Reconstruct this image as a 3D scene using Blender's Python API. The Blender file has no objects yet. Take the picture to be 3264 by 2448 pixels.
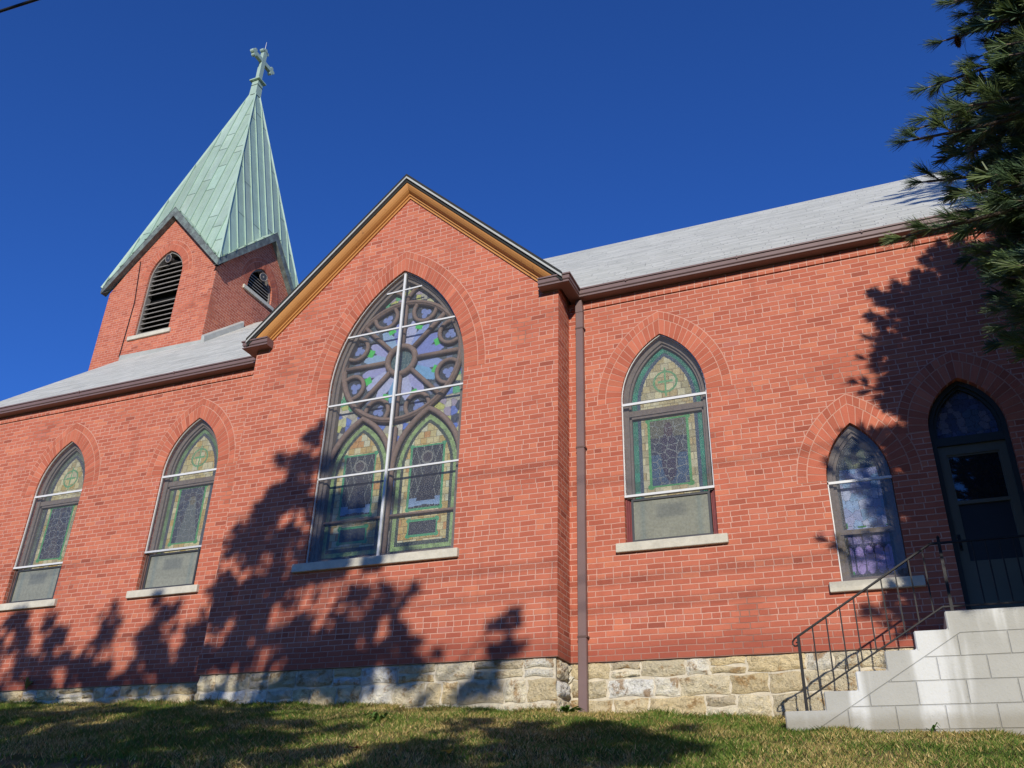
import bpy, bmesh, math, random
import numpy as np
from mathutils import Vector, Matrix
from mathutils.geometry import tessellate_polygon

random.seed(7); RNG = np.random.default_rng(7)
R = math.radians
sc = bpy.context.scene
C = sc.collection

# ------------------------------------------------------------------ camera
cam_d = bpy.data.cameras.new('camera')
cam_d.sensor_width = 36.0
cam_d.lens = 31.352
cam_d.clip_start = 0.05
cam_d.clip_end = 3000
cam = bpy.data.objects.new('camera', cam_d); C.objects.link(cam)
yaw, pitch, roll = R(-23.530), R(27.606), R(1.746)
_f = Vector((math.sin(yaw)*math.cos(pitch), math.cos(yaw)*math.cos(pitch), math.sin(pitch)))
_r = Vector((math.cos(yaw), -math.sin(yaw), 0)); _u = _r.cross(_f)
_r2 = math.cos(roll)*_r + math.sin(roll)*_u; _u2 = -math.sin(roll)*_r + math.cos(roll)*_u
cam.matrix_world = Matrix(((_r2.x, _u2.x, -_f.x, 0), (_r2.y, _u2.y, -_f.y, 0), (_r2.z, _u2.z, -_f.z, 0), (0, 0, 0, 1)))
sc.camera = cam

# ------------------------------------------------------------------ light
SUN = Vector((0.31, -1.0, 0.40)).normalized()      # towards the sun
world = bpy.data.worlds.new('World'); sc.world = world
world.use_nodes = True
wn = world.node_tree
bg = wn.nodes.get('Background')
sky = wn.nodes.new('ShaderNodeTexSky'); sky.sky_type = 'NISHITA'; sky.sun_disc = False
sky.sun_elevation = math.asin(SUN.z); sky.sun_rotation = math.atan2(SUN.x, SUN.y)
sky.altitude = 300; sky.air_density = 1.0; sky.dust_density = 0.0; sky.ozone_density = 6.0
sat = wn.nodes.new('ShaderNodeVectorMath'); sat.operation = 'MULTIPLY'; sat.inputs[1].default_value = (.50, .92, 1.68)     # the deep blue of a clear dry autumn sky
wn.links.new(sky.outputs[0], sat.inputs[0]); wn.links.new(sat.outputs[0], bg.inputs[0]); bg.inputs[1].default_value = 0.090
sd = bpy.data.lights.new('sun', 'SUN'); sd.energy = 4.65; sd.angle = R(0.53); sd.color = (1.0, 0.93, 0.82)
so = bpy.data.objects.new('sun', sd); C.objects.link(so)
so.rotation_euler = (-SUN).to_track_quat('-Z', 'Y').to_euler(); so.location = SUN*60
sc.view_settings.view_transform = 'Standard'; sc.view_settings.look = 'None'
sc.view_settings.exposure = 0.0; sc.view_settings.gamma = 1.0
sc.cycles.max_bounces = 8; sc.cycles.transparent_max_bounces = 12

# ------------------------------------------------------------------ helpers
def lin(r, g, b):
    f = lambda c: (c/255/12.92) if c/255 <= .04045 else ((c/255+.055)/1.055)**2.4
    return (f(r), f(g), f(b))

class NT:
    """small helper that writes shader nodes as expressions"""
    def __init__(s, name):
        s.m = bpy.data.materials.new(name); s.m.use_nodes = True
        s.t = s.m.node_tree; s.b = s.t.nodes['Principled BSDF']; s.out = s.t.nodes['Material Output']
    def N(s, k): return s.t.nodes.new(k)
    def put(s, sock, v):
        if isinstance(v, bpy.types.NodeSocket): s.t.links.new(v, sock)
        elif isinstance(v, (tuple, list)) and len(v) == 3 and sock.type == 'RGBA': sock.default_value = (*v, 1)
        else: sock.default_value = v
    def M(s, op, a, b=None, c=None):
        n = s.N('ShaderNodeMath'); n.operation = op
        for i, v in enumerate((a, b, c)):
            if v is not None: s.put(n.inputs[i], v)
        return n.outputs[0]
    def mix(s, f, a, b, mode='MIX'):
        n = s.N('ShaderNodeMix'); n.data_type = 'RGBA'; n.blend_type = mode
        s.put(n.inputs[0], f); s.put(n.inputs[6], a); s.put(n.inputs[7], b); return n.outputs[2]
    def mixf(s, f, a, b):
        n = s.N('ShaderNodeMix'); n.data_type = 'FLOAT'
        s.put(n.inputs[0], f); s.put(n.inputs[2], a); s.put(n.inputs[3], b); return n.outputs[0]
    def pos(s):
        n = s.N('ShaderNodeNewGeometry'); return n.outputs['Position'], n.outputs['True Normal']
    def sep(s, v):
        n = s.N('ShaderNodeSeparateXYZ'); s.put(n.inputs[0], v); return n.outputs
    def comb(s, x, y, z):
        n = s.N('ShaderNodeCombineXYZ')
        for i, v in enumerate((x, y, z)): s.put(n.inputs[i], v)
        return n.outputs[0]
    def noise(s, vec, scale, detail=4, rough=.55, col=False):
        n = s.N('ShaderNodeTexNoise'); s.put(n.inputs['Vector'], vec); n.inputs['Scale'].default_value = scale
        n.inputs['Detail'].default_value = detail; n.inputs['Roughness'].default_value = rough
        return n.outputs['Color' if col else 'Fac']
    def white(s, vec):
        n = s.N('ShaderNodeTexWhiteNoise'); s.put(n.inputs['Vector'], vec); return n.outputs['Value']
    def ramp(s, f, stops, interp='LINEAR'):
        n = s.N('ShaderNodeValToRGB'); s.put(n.inputs[0], f); r = n.color_ramp; r.interpolation = interp
        while len(r.elements) < len(stops): r.elements.new(.5)
        for e, (p, c) in zip(r.elements, stops):
            e.position = p; e.color = (*c, 1) if isinstance(c, tuple) else (c, c, c, 1)
        return n.outputs[0]
    def smooth(s, x, lo, hi):
        n = s.N('ShaderNodeMapRange'); n.interpolation_type = 'SMOOTHSTEP'
        s.put(n.inputs[0], x); s.put(n.inputs[1], lo); s.put(n.inputs[2], hi); return n.outputs[0]
    def scalev(s, v, k):
        n = s.N('ShaderNodeVectorMath'); n.operation = 'MULTIPLY'; s.put(n.inputs[0], v); n.inputs[1].default_value = k
        return n.outputs[0]
    def bump(s, h, dist=.01, strength=1.0):
        n = s.N('ShaderNodeBump'); s.put(n.inputs['Height'], h); n.inputs['Distance'].default_value = dist
        n.inputs['Strength'].default_value = strength; s.t.links.new(n.outputs[0], s.b.inputs['Normal'])
    def attr(s, name='Col'):
        n = s.N('ShaderNodeAttribute'); n.attribute_name = name; return n.outputs['Color']
    def col(s, v, rough=.8, spec=.3, metal=0.0):
        s.put(s.b.inputs['Base Color'], v); s.put(s.b.inputs['Roughness'], rough)
        s.b.inputs['Specular IOR Level'].default_value = spec; s.b.inputs['Metallic'].default_value = metal
        return s.m

def plain(name, c, rough=.6, spec=.3, metal=0., var=.18, vscale=3.0, bump=0.):
    t = NT(name); P, _ = t.pos()
    n = t.noise(P, vscale, 6, .65)
    k = t.mixf(n, 1-var*1.6, 1+var*1.6)
    cc = t.mix(1.0, c, t.comb(k, k, k), 'MULTIPLY')
    if bump: t.bump(t.noise(P, 60, 3), bump)
    return t.col(cc, rough, spec, metal)

M = {}
def mat_brick():
    t = NT('brick'); P, N = t.pos()
    x, y, z = t.sep(P); nx = t.M('ABSOLUTE', t.sep(N)[0])
    isx = t.M('GREATER_THAN', nx, .5)
    u = t.mixf(isx, x, y)
    wob = t.noise(P, 7, 2); wob2 = t.noise(P, 2.2, 1)
    u = t.M('ADD', u, t.M('MULTIPLY', t.M('SUBTRACT', wob, .5), .012))
    v = t.M('ADD', z, t.M('MULTIPLY', t.M('SUBTRACT', wob2, .5), .014))
    v = t.M('ADD', v, t.M('MULTIPLY', t.M('SUBTRACT', wob, .5), .006))
    H = .0706
    vr = t.M('DIVIDE', t.M('SUBTRACT', v, 2.013), H)
    row = t.M('FLOOR', vr); fv = t.M('FRACT', vr)
    md = t.M('FLOORED_MODULO', row, 8.0)
    head = t.M('COMPARE', md, 6.0, .3)
    W = t.mixf(head, .2135, .107)
    rr = t.white(t.comb(row, 3.3, isx))
    u2 = t.M('ADD', t.M('ADD', t.M('DIVIDE', u, W), t.M('MULTIPLY', t.M('FLOORED_MODULO', row, 2.0), .5)), t.M('MULTIPLY', rr, .16))
    colm = t.M('FLOOR', u2); fu = t.M('FRACT', u2)
    du = t.M('MULTIPLY', t.M('MINIMUM', fu, t.M('SUBTRACT', 1.0, fu)), W)
    dv = t.M('MULTIPLY', t.M('MINIMUM', fv, t.M('SUBTRACT', 1.0, fv)), H)
    dd = t.M('MINIMUM', du, dv)
    fine = t.noise(P, 45, 3)
    dd = t.M('ADD', dd, t.M('MULTIPLY', t.M('SUBTRACT', fine, .5), .006))
    m = t.smooth(dd, .0036, .0080)
    idv = t.white(t.comb(colm, row, isx))
    bc = t.ramp(idv, [(0, (.29, .082, .052)), (.03, (.37, .102, .062)), (.25, (.415, .119, .071)), (.55, (.44, .131, .078)), (.85, (.47, .145, .086)), (.97, (.52, .172, .096)), (1, (.42, .14, .10))])
    big = t.noise(P, .55, 4, .6); med = t.noise(P, 5, 5, .7)
    k = t.M('MULTIPLY', t.mixf(big, .80, 1.20), t.mixf(med, .84, 1.16))
    bc = t.mix(1.0, bc, t.comb(k, k, k), 'MULTIPLY')
    speck = t.smooth(t.noise(P, 90, 2), .66, .74)
    bc = t.mix(t.M('MULTIPLY', speck, .5), bc, (.08, .035, .03))
    mort = t.mix(t.noise(P, 1.3, 4), (.50, .245, .175), (.66, .385, .295))
    dirty = t.smooth(t.noise(P, .8, 5, .65), .56, .70)
    mort = t.mix(t.M('MULTIPLY', dirty, .75), mort, (.20, .10, .075))
    # darker red lowest courses and pale salts that run below
    low = t.smooth(t.M('ADD', z, t.M('MULTIPLY', big, .25)), 2.50, 2.22)
    low = t.M('MULTIPLY', low, t.M('LESS_THAN', z, 3.0))
    cfull = t.mix(m, mort, bc)
    cfull = t.mix(t.M('MULTIPLY', low, .55), cfull, t.mix(m, (.19, .085, .065), (.25, .062, .042)))
    salt = t.smooth(t.noise(t.scalev(P, (5, 5, 1.2)), 1.0, 5, .7), .66, .8)
    cfull = t.mix(t.M('MULTIPLY', salt, .22), cfull, (.55, .36, .30))
    drip = t.smooth(t.noise(t.scalev(P, (2.2, 2.2, .22)), 1.0, 5, .65), .56, .74)
    cfull = t.mix(t.M('MULTIPLY', drip, .30), cfull, t.mix(m, (.16, .08, .06), (.20, .055, .036)))
    t.bump(t.M('ADD', m, t.M('MULTIPLY', fine, .35)), .006, .8)
    return t.col(cfull, .9, .15)

def mat_voussoir():
    t = NT('arch_brick'); P, N = t.pos()
    a = t.attr()
    med = t.noise(P, 5, 5, .7); k = t.mixf(med, .8, 1.2)
    c = t.mix(1.0, a, t.comb(k, k, k), 'MULTIPLY')
    sp = t.smooth(t.noise(P, 90, 2), .66, .74)
    c = t.mix(t.M('MULTIPLY', sp, .5), c, (.08, .035, .03))
    t.bump(t.noise(P, 45, 3), .004)
    return t.col(c, .9, .15)

def mat_stone():
    t = NT('limestone'); P, N = t.pos(); a = t.attr()
    n1 = t.noise(P, 4.2, 5, .72); n2 = t.noise(P, 16, 6, .75); n3 = t.noise(t.scalev(P, (3, 3, 9)), 2.0, 5, .7)
    k = t.mixf(n2, .80, 1.55)
    c = t.mix(1.0, a, t.comb(k, k, k), 'MULTIPLY')
    rust = t.smooth(n1, .53, .62)
    c = t.mix(t.M('MULTIPLY', rust, .75), c, t.mix(n2, (.30, .14, .05), (.60, .37, .14)))
    grey = t.smooth(n3, .60, .72)
    c = t.mix(t.M('MULTIPLY', grey, .12), c, (.24, .22, .18))
    crack = t.smooth(t.noise(t.scalev(P, (2, 2, 6)), 3.0, 7, .8), .44, .37)
    c = t.mix(t.M('MULTIPLY', crack, .45), c, (.16, .115, .07))
    t.bump(t.M('ADD', n2, n1), .09, 1.0)
    return t.col(c, .95, .1)

def mat_shingle():
    t = NT('roof_shingle'); P, N = t.pos(); x, y, z = t.sep(P)
    nx = t.M('ABSOLUTE', t.sep(N)[0]); isx = t.M('GREATER_THAN', nx, .4)
    u = t.mixf(isx, x, y)
    zz = t.M('ADD', z, t.M('MULTIPLY', t.M('SUBTRACT', t.noise(t.comb(u, 0.0, t.M('MULTIPLY', z, 3.0)), .9, 2), .5), .03))
    vr = t.M('DIVIDE', zz, .085); row = t.M('FLOOR', vr); fv = t.M('FRACT', vr)
    ur = t.M('ADD', t.M('DIVIDE', u, .30), t.M('MULTIPLY', t.white(t.comb(row, 1.0, 2.0)), 1.0))
    colm = t.M('FLOOR', ur); fu = t.M('FRACT', ur)
    idv = t.white(t.comb(colm, row, 5.0)); ridv = t.white(t.comb(row, 9.0, 5.0))
    c = t.mix(idv, (.45, .46, .40), (.56, .565, .50))
    k = t.mixf(t.noise(P, 1.1, 5, .65), .86, 1.1)
    c = t.mix(1.0, c, t.comb(k, k, k), 'MULTIPLY')
    streak = t.smooth(t.noise(t.comb(t.M('MULTIPLY', u, .45), t.M('MULTIPLY', row, 7.37), 3.3), 1.0, 2, .5), .46, .66)
    edge = t.M('MULTIPLY', t.smooth(fv, .36, .14), t.mixf(streak, .25, 1.0))
    c = t.mix(edge, c, (.17, .17, .16))
    tab = t.M('MULTIPLY', t.M('LESS_THAN', fu, .035), t.M('GREATER_THAN', t.white(t.comb(colm, row, 8.0)), .62))
    c = t.mix(t.M('MULTIPLY', tab, .8), c, (.11, .11, .11))
    t.bump(t.M('ADD', t.M('MULTIPLY', fv, -1.0), t.M('MULTIPLY', t.noise(P, 120, 2), .3)), .012, .8)
    return t.col(c, .75, .4)

def mat_copper(name='patina_copper', base=(.27, .42, .335)):
    t = NT(name); P, N = t.pos(); a = t.attr()
    st = t.noise(t.scalev(P, (5, 5, .7)), 1.0, 5, .7); n = t.noise(P, 2.0, 5, .7)
    c = t.mix(st, (.26, .355, .28), (.44, .575, .48))
    k = t.mixf(n, .82, 1.15); c = t.mix(1.0, c, t.comb(k, k, k), 'MULTIPLY')
    c = t.mix(1.0, c, a, 'MULTIPLY')
    dark = t.smooth(t.noise(t.scalev(P, (9, 9, 1.2)), 1.0, 4, .7), .66, .82)
    c = t.mix(t.M('MULTIPLY', dark, .55), c, (.17, .19, .15))
    return t.col(c, .42, .75)

def mat_fascia():
    t = NT('tarnished_copper'); P, N = t.pos()
    n = t.noise(P, 5, 6, .75)
    c = t.ramp(n, [(.3, (.06, .068, .062)), (.5, (.13, .15, .14)), (.62, (.19, .25, .22)), (.72, (.085, .08, .07))])
    return t.col(c, .55, .4)

def mat_ochre():
    t = NT('ochre_paint'); P, N = t.pos()
    n = t.noise(P, 1.2, 3); f = t.noise(P, 13, 6, .75); s = t.noise(P, 40, 3)
    c = t.mix(n, (.40, .175, .048), (.53, .25, .072))
    c = t.mix(t.M('MULTIPLY', t.smooth(f, .61, .68), .9), c, (.13, .055, .03))
    c = t.mix(t.M('MULTIPLY', t.smooth(s, .64, .72), .6), c, (.2, .09, .04))
    return t.col(c, .6, .3)

def mat_glass_mosaic(name, rough=.28, spec=.5, bs=.02):
    t = NT(name); P, N = t.pos(); a = t.attr()
    n = t.noise(P, 28, 4, .75); k = t.mixf(n, .55, 1.45)
    c = t.mix(1.0, a, t.comb(k, k, k), 'MULTIPLY')
    t.bump(t.noise(P, 75, 2), bs, .8)
    return t.col(c, rough, spec)

def mat_pane(name, dust=.12, tint=(.52, .50, .44)):
    t = NT(name); P, N = t.pos()
    tr = t.N('ShaderNodeBsdfTransparent'); tr.inputs[0].default_value = (.93, .95, .94, 1)
    df = t.N('ShaderNodeBsdfDiffuse'); df.inputs[0].default_value = (*tint, 1)
    gl = t.N('ShaderNodeBsdfGlossy'); gl.inputs['Roughness'].default_value = .03
    m1 = t.N('ShaderNodeMixShader'); m2 = t.N('ShaderNodeMixShader')
    n = t.noise(P, 2.3, 5, .7); t.put(m1.inputs[0], t.mixf(n, dust*.35, dust*1.65))
    t.t.links.new(tr.outputs[0], m1.inputs[1]); t.t.links.new(df.outputs[0], m1.inputs[2])
    gg = t.N('ShaderNodeNewGeometry'); dt = t.N('ShaderNodeVectorMath'); dt.operation = 'DOT_PRODUCT'
    t.t.links.new(gg.outputs['Normal'], dt.inputs[0]); t.t.links.new(gg.outputs['Incoming'], dt.inputs[1])
    cs = t.M('SUBTRACT', 1.0, t.M('ABSOLUTE', dt.outputs['Value'])); frv = t.M('ADD', .045, t.M('MULTIPLY', .95, t.M('POWER', cs, 5.0)))
    bp = t.N('ShaderNodeBump'); t.put(bp.inputs['Height'], t.noise(P, 1.6, 2)); bp.inputs['Distance'].default_value = .01
    t.t.links.new(bp.outputs[0], gl.inputs['Normal'])
    t.put(m2.inputs[0], t.M('MULTIPLY', frv, .8))
    t.t.links.new(m1.outputs[0], m2.inputs[1]); t.t.links.new(gl.outputs[0], m2.inputs[2])
    t.t.links.new(m2.outputs[0], t.out.inputs[0])
    return t.m

def mat_concrete():
    t = NT('painted_concrete'); P, N = t.pos(); x, y, z = t.sep(P)
    n = t.noise(P, 3, 6, .7); st = t.noise(t.scalev(P, (2.6, 2.6, .25)), 1.0, 4, .55); fn = t.noise(P, 55, 4)
    c = t.mix(n, (.33, .325, .29), (.45, .445, .40))
    c = t.mix(t.smooth(st, .50, .62), c, (.60, .605, .575))
    c = t.mix(t.M('MULTIPLY', t.smooth(t.noise(P, 9, 6, .75), .60, .75), .35), c, (.22, .22, .20))
    # faint block joints below the sloping parge line
    H = .2085; vr = t.M('DIVIDE', t.M('SUBTRACT', z, 1.055), H); row = t.M('FLOOR', vr); fv = t.M('FRACT', vr)
    ur = t.M('ADD', t.M('DIVIDE', x, .415), t.M('ADD', t.M('MULTIPLY', t.M('FLOORED_MODULO', row, 2.0), .5), .28))
    fu = t.M('FRACT', ur)
    du = t.M('MULTIPLY', t.M('MINIMUM', fu, t.M('SUBTRACT', 1.0, fu)), .415)
    dv = t.M('MULTIPLY', t.M('MINIMUM', fv, t.M('SUBTRACT', 1.0, fv)), H)
    line = t.M('MINIMUM', 1.885, t.M('ADD', 1.283, t.M('MULTIPLY', t.M('ADD', x, .469), .598)))
    dl = t.M('SUBTRACT', line, z); below = t.M('GREATER_THAN', dl, 0.0)
    g = t.M('MULTIPLY', below, t.smooth(t.M('ADD', t.M('MINIMUM', du, dv), t.M('MULTIPLY', t.M('SUBTRACT', n, .5), .012)), .009, .001))
    g = t.M('MAXIMUM', g, t.smooth(t.M('ABSOLUTE', dl), .006, .001))
    front = t.M('GREATER_THAN', t.M('ABSOLUTE', t.sep(N)[1]), .7)
    g = t.M('MULTIPLY', g, front)
    c = t.mix(t.M('MULTIPLY', g, .26), c, (.16, .155, .135))
    soil = t.smooth(t.M('SUBTRACT', z, t.M('MULTIPLY', n, .22)), 1.13, 1.0)
    c = t.mix(t.M('MULTIPLY', soil, .5), c, (.20, .17, .11))
    spot = t.smooth(t.noise(P, 21, 4, .7), .64, .72); c = t.mix(t.M('MULTIPLY', spot, .4), c, (.20, .195, .17))
    t.bump(t.M('SUBTRACT', t.M('ADD', t.M('MULTIPLY', fn, .35), t.M('MULTIPLY', n, 1.5)), g), .008, .9)
    return t.col(c, .9, .2)

def mat_ground():
    t = NT('lawn_soil'); P, N = t.pos()
    n = t.noise(P, 1.6, 6, .7); f = t.noise(P, 24, 5, .8)
    c = t.mix(t.smooth(n, .42, .6), (.075, .105, .03), (.22, .175, .08))
    k = t.mixf(f, .45, 1.5); c = t.mix(1.0, c, t.comb(k, k, k), 'MULTIPLY')
    t.bump(f, .03)
    return t.col(c, 1.0, .05)

def mat_leafcol(name, rough=.6, spec=.25, trans=.25):
    t = NT(name); a = t.attr(); t.col(a, rough, spec)
    tl = t.N('ShaderNodeBsdfTranslucent'); t.put(tl.inputs[0], a)
    mx = t.N('ShaderNodeMixShader'); mx.inputs[0].default_value = trans
    t.t.links.new(t.b.outputs[0], mx.inputs[1]); t.t.links.new(tl.outputs[0], mx.inputs[2])
    t.t.links.new(mx.outputs[0], t.out.inputs[0])
    return t.m

M['brick'] = mat_brick(); M['arch'] = mat_voussoir(); M['stone'] = mat_stone(); M['shingle'] = mat_shingle()
M['mortar'] = plain('mortar', (.53, .29, .215), .95, .1, var=.2, vscale=6)
M['stonemortar'] = plain('stone_mortar', (.56, .50, .38), .95, .1, var=.25, vscale=8, bump=.01)
M['copper'] = mat_copper(); M['fascia'] = mat_fascia(); M['ochre'] = mat_ochre()
M['gutter'] = plain('brown_gutter', (.165, .108, .100), .45, .4, var=.12, vscale=4)
M['soffit'] = plain('brown_soffit', (.11, .07, .062), .7, .2)
M['sill'] = plain('sill_stone', (.52, .49, .40), .85, .2, var=.22, vscale=9, bump=.004)
M['dripedge'] = plain('grey_drip_edge', (.40, .41, .38), .5, .4)
M['darkroof'] = plain('dark_roof_edge', (.035, .036, .034), .9, .1)
M['flash'] = plain('grey_flashing', (.36, .37, .34), .6, .3, var=.2, vscale=5)
M['alu'] = plain('white_aluminium', (.60, .61, .60), .4, .5, var=.1, vscale=10)
M['wood'] = plain('weathered_wood', (.15, .122, .108), .85, .2, var=.35, vscale=22, bump=.006)
M['burgundy'] = plain('burgundy_paint', (.17, .035, .035), .55, .3, var=.25, vscale=14)
M['brownjamb'] = plain('brown_jamb', (.13, .08, .07), .7, .25, var=.3, vscale=14)
M['darkframe'] = plain('dark_sash_metal', (.045, .047, .05), .45, .4)
M['tracery'] = plain('brown_tracery', (.185, .128, .105), .8, .2, var=.35, vscale=20, bump=.006)
M['mosaic'] = mat_glass_mosaic('stained_glass')
M['frost'] = mat_glass_mosaic('frosted_glass', .22, .5, .002)
M['pane'] = mat_pane('storm_glass', .06)
M['concrete'] = mat_concrete()
M['iron'] = plain('black_iron', (.013, .0125, .013), .5, .22, var=.3, vscale=20)
M['doorpaint'] = plain('olive_grey_door', (.105, .098, .068), .5, .35, var=.12)
M['doorframe'] = plain('dark_door_frame', (.035, .04, .036), .6, .3)
M['doorglass'] = NT('door_glass').col((.012, .014, .018), .02, .9)
M['screen'] = plain('dark_screen', (.018, .020, .024), .5, .3)
M['black'] = plain('belfry_interior_dark', (.012, .012, .012), .95, .05)
M['slat'] = plain('louver_wood', (.21, .195, .175), .8, .2, var=.3, vscale=12)
M['horn'] = plain('horn_metal', (.23, .20, .18), .5, .4, var=.3, vscale=10)
M['cable'] = plain('cable_rubber', (.012, .012, .013), .6, .3)
M['ground'] = mat_ground()
M['grass'] = mat_leafcol('grass_blade', .7, .15, .3)
M['needle'] = mat_leafcol('pine_needle', .5, .3, .12)
M['leaf'] = mat_leafcol('tree_leaf', .6, .3, .3)
M['bark'] = plain('bark', (.10, .075, .055), .95, .1, var=.45, vscale=14, bump=.02)
M['twig'] = plain('twig_bark', (.20, .155, .115), .9, .1, var=.35, vscale=20)
M['cone'] = plain('pine_cone', (.085, .048, .028), .9, .1, var=.5, vscale=60)

class MB:
    def __init__(s): s.v = []; s.f = []; s.c = []
    def quad(s, a, b, c, d, col=None): s.face([a, b, c, d], col)
    def face(s, pts, col=None):
        n = len(s.v); s.v += [tuple(p) for p in pts]; s.f.append(tuple(range(n, n+len(pts)))); s.c.append(col)
    def box(s, x0, x1, y0, y1, z0, z1, col=None):
        p = [(x0, y0, z0), (x1, y0, z0), (x1, y1, z0), (x0, y1, z0), (x0, y0, z1), (x1, y0, z1), (x1, y1, z1), (x0, y1, z1)]
        n = len(s.v); s.v += p
        for q in ((0, 3, 2, 1), (4, 5, 6, 7), (0, 1, 5, 4), (1, 2, 6, 5), (2, 3, 7, 6), (3, 0, 4, 7)):
            s.f.append(tuple(n+i for i in q)); s.c.append(col)
    def prism(s, pts, off, col=None, cap=True):
        """closed polygon pts (3d) swept by vector off"""
        n = len(s.v); k = len(pts); o = Vector(off)
        s.v += [tuple(p) for p in pts] + [tuple(Vector(p)+o) for p in pts]
        for i in range(k):
            j = (i+1) % k; s.f.append((n+i, n+j, n+k+j, n+k+i)); s.c.append(col)
        if cap:
            s.f.append(tuple(n+i for i in reversed(range(k)))); s.c.append(col)
            s.f.append(tuple(n+k+i for i in range(k))); s.c.append(col)
    def bar(s, a, b, w, h, up=(0, 0, 1), col=None):
        """rectangular bar from a to b, w across, h along up"""
        a = Vector(a); b = Vector(b); d = (b-a).normalized(); sd = d.cross(Vector(up))
        if sd.length < 1e-4: sd = d.cross(Vector((1, 0, 0)))
        sd.normalize(); uu = sd.cross(d).normalized()
        pts = [a - sd*w/2 - uu*h/2, a + sd*w/2 - uu*h/2, a + sd*w/2 + uu*h/2, a - sd*w/2 + uu*h/2]
        s.prism(pts, b-a, col)
    def tube(s, path, rad, k=8, col=None, closed=False):
        path = [Vector(p) for p in path]; n0 = len(s.v); L = len(path)
        rad = rad if isinstance(rad, (list, tuple)) else [rad]*L
        ref = None
        for i, p in enumerate(path):
            if closed: d = path[(i+1) % L]-path[i-1]
            else: d = path[min(i+1, L-1)]-path[max(i-1, 0)]
            d.normalize()
            if ref is None:
                ref = d.orthogonal().normalized()
            ref = (ref - d*ref.dot(d)).normalized(); bn = d.cross(ref)
            for j in range(k):
                a = 2*math.pi*j/k; s.v.append(tuple(p + (ref*math.cos(a)+bn*math.sin(a))*rad[i]))
        for i in range(L if closed else L-1):
            i2 = (i+1) % L
            for j in range(k):
                j2 = (j+1) % k
                s.f.append((n0+i*k+j, n0+i*k+j2, n0+i2*k+j2, n0+i2*k+j)); s.c.append(col)
        if not closed:
            s.f.append(tuple(n0+j for j in reversed(range(k)))); s.c.append(col)
            s.f.append(tuple(n0+(L-1)*k+j for j in range(k))); s.c.append(col)
    def holed(s, outer, holes, to3, col=None):
        """flat polygon with holes; to3 maps (u,v) -> xyz"""
        loops = [[Vector((p[0], p[1], 0)) for p in l] for l in [outer]+holes]
        flat = [p for l in [outer]+holes for p in l]
        n = len(s.v); s.v += [tuple(to3(*p)) for p in flat]
        for tri in tessellate_polygon(loops):
            s.f.append(tuple(n+i for i in tri)); s.c.append(col)
    def build(s, name, m, parent=None, smooth=False, bevel=0):
        me = bpy.data.meshes.new(name); me.from_pydata(s.v, [], s.f); me.validate(clean_customdata=False)
        if any(c is not None for c in s.c):
            at = me.color_attributes.new('Col', 'FLOAT_COLOR', 'CORNER')
            arr = np.ones((len(me.loops), 4), dtype=np.float32)
            for p in me.polygons:
                c = s.c[p.index]
                if c is not None: arr[p.loop_start:p.loop_start+p.loop_total, :3] = c
            at.data.foreach_set('color', arr.ravel())
        else:
            pass
        return link(name, me, m, parent, smooth, bevel)

def link(name, me, m, parent=None, smooth=False, bevel=0, normals=True):
    me.materials.append(m)
    if normals:
        bm = bmesh.new(); bm.from_mesh(me); bmesh.ops.recalc_face_normals(bm, faces=bm.faces); bm.to_mesh(me); bm.free()
    if smooth: me.polygons.foreach_set('use_smooth', [True]*len(me.polygons))
    o = bpy.data.objects.new(name, me); C.objects.link(o)
    if parent: o.parent = parent
    if bevel:
        b = o.modifiers.new('b', 'BEVEL'); b.width = bevel; b.segments = 1; b.limit_method = 'ANGLE'
    return o

def tag(o, label=None, cat=None, group=None, kind=None):
    for k, v in (('label', label), ('category', cat), ('group', group), ('kind', kind)):
        if v: o[k] = v
    return o

def tris(name, m, verts, cols, parent=None):
    """many loose triangles / quads: verts (n,k,3), cols (n,3)"""
    n, k, _ = verts.shape
    me = bpy.data.meshes.new(name)
    me.vertices.add(n*k); me.vertices.foreach_set('co', verts.astype(np.float32).ravel())
    me.loops.add(n*k); me.loops.foreach_set('vertex_index', np.arange(n*k, dtype=np.int32))
    me.polygons.add(n); me.polygons.foreach_set('loop_start', np.arange(0, n*k, k, dtype=np.int32))
    me.polygons.foreach_set('loop_total', np.full(n, k, dtype=np.int32))
    me.update(calc_edges=True)
    at = me.color_attributes.new('Col', 'FLOAT_COLOR', 'POINT')
    c = np.ones((n*k, 4), np.float32); c[:, :3] = np.repeat(cols, k, axis=0); at.data.foreach_set('color', c.ravel())
    return link(name, me, m, parent, normals=False)

# ------------------------------------------------------------------ arches
class Arch:
    """pointed opening: centre c, half width a, sill z0, spring zs, apex za (along axis u)"""
    def __init__(s, c, a, z0, zs, za):
        s.c, s.a, s.z0, s.zs, s.za = c, a, z0, zs, za
        h = za-zs; s.R = (a*a+h*h)/(2*a); s.k = s.R-a
    def apexz(s, off=0): return s.zs + math.sqrt((s.R+off)**2-s.k**2)
    def outline(s, off=0, z0=None, n=14):
        z0 = s.z0 if z0 is None else z0
        r = s.R+off; th = math.acos(s.k/r); p = [(s.c-s.a-off, z0), (s.c+s.a+off, z0)]
        for i in range(n+1):
            t = th*i/n; p.append((s.c-s.k+r*math.cos(t), s.zs+r*math.sin(t)))
        for i in range(n-1, -1, -1):
            t = th*i/n; p.append((s.c+s.k-r*math.cos(t), s.zs+r*math.sin(t)))
        return p
    def head(s, off=0, n=14): return s.outline(off, n=n)[2:]
    def edge(s, U, Z):
        """distance inside the opening's outline (numpy)"""
        x = np.abs(U-s.c)
        return np.where(Z < s.zs, s.a-x, s.R-np.hypot(x+s.k, Z-s.zs))

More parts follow.
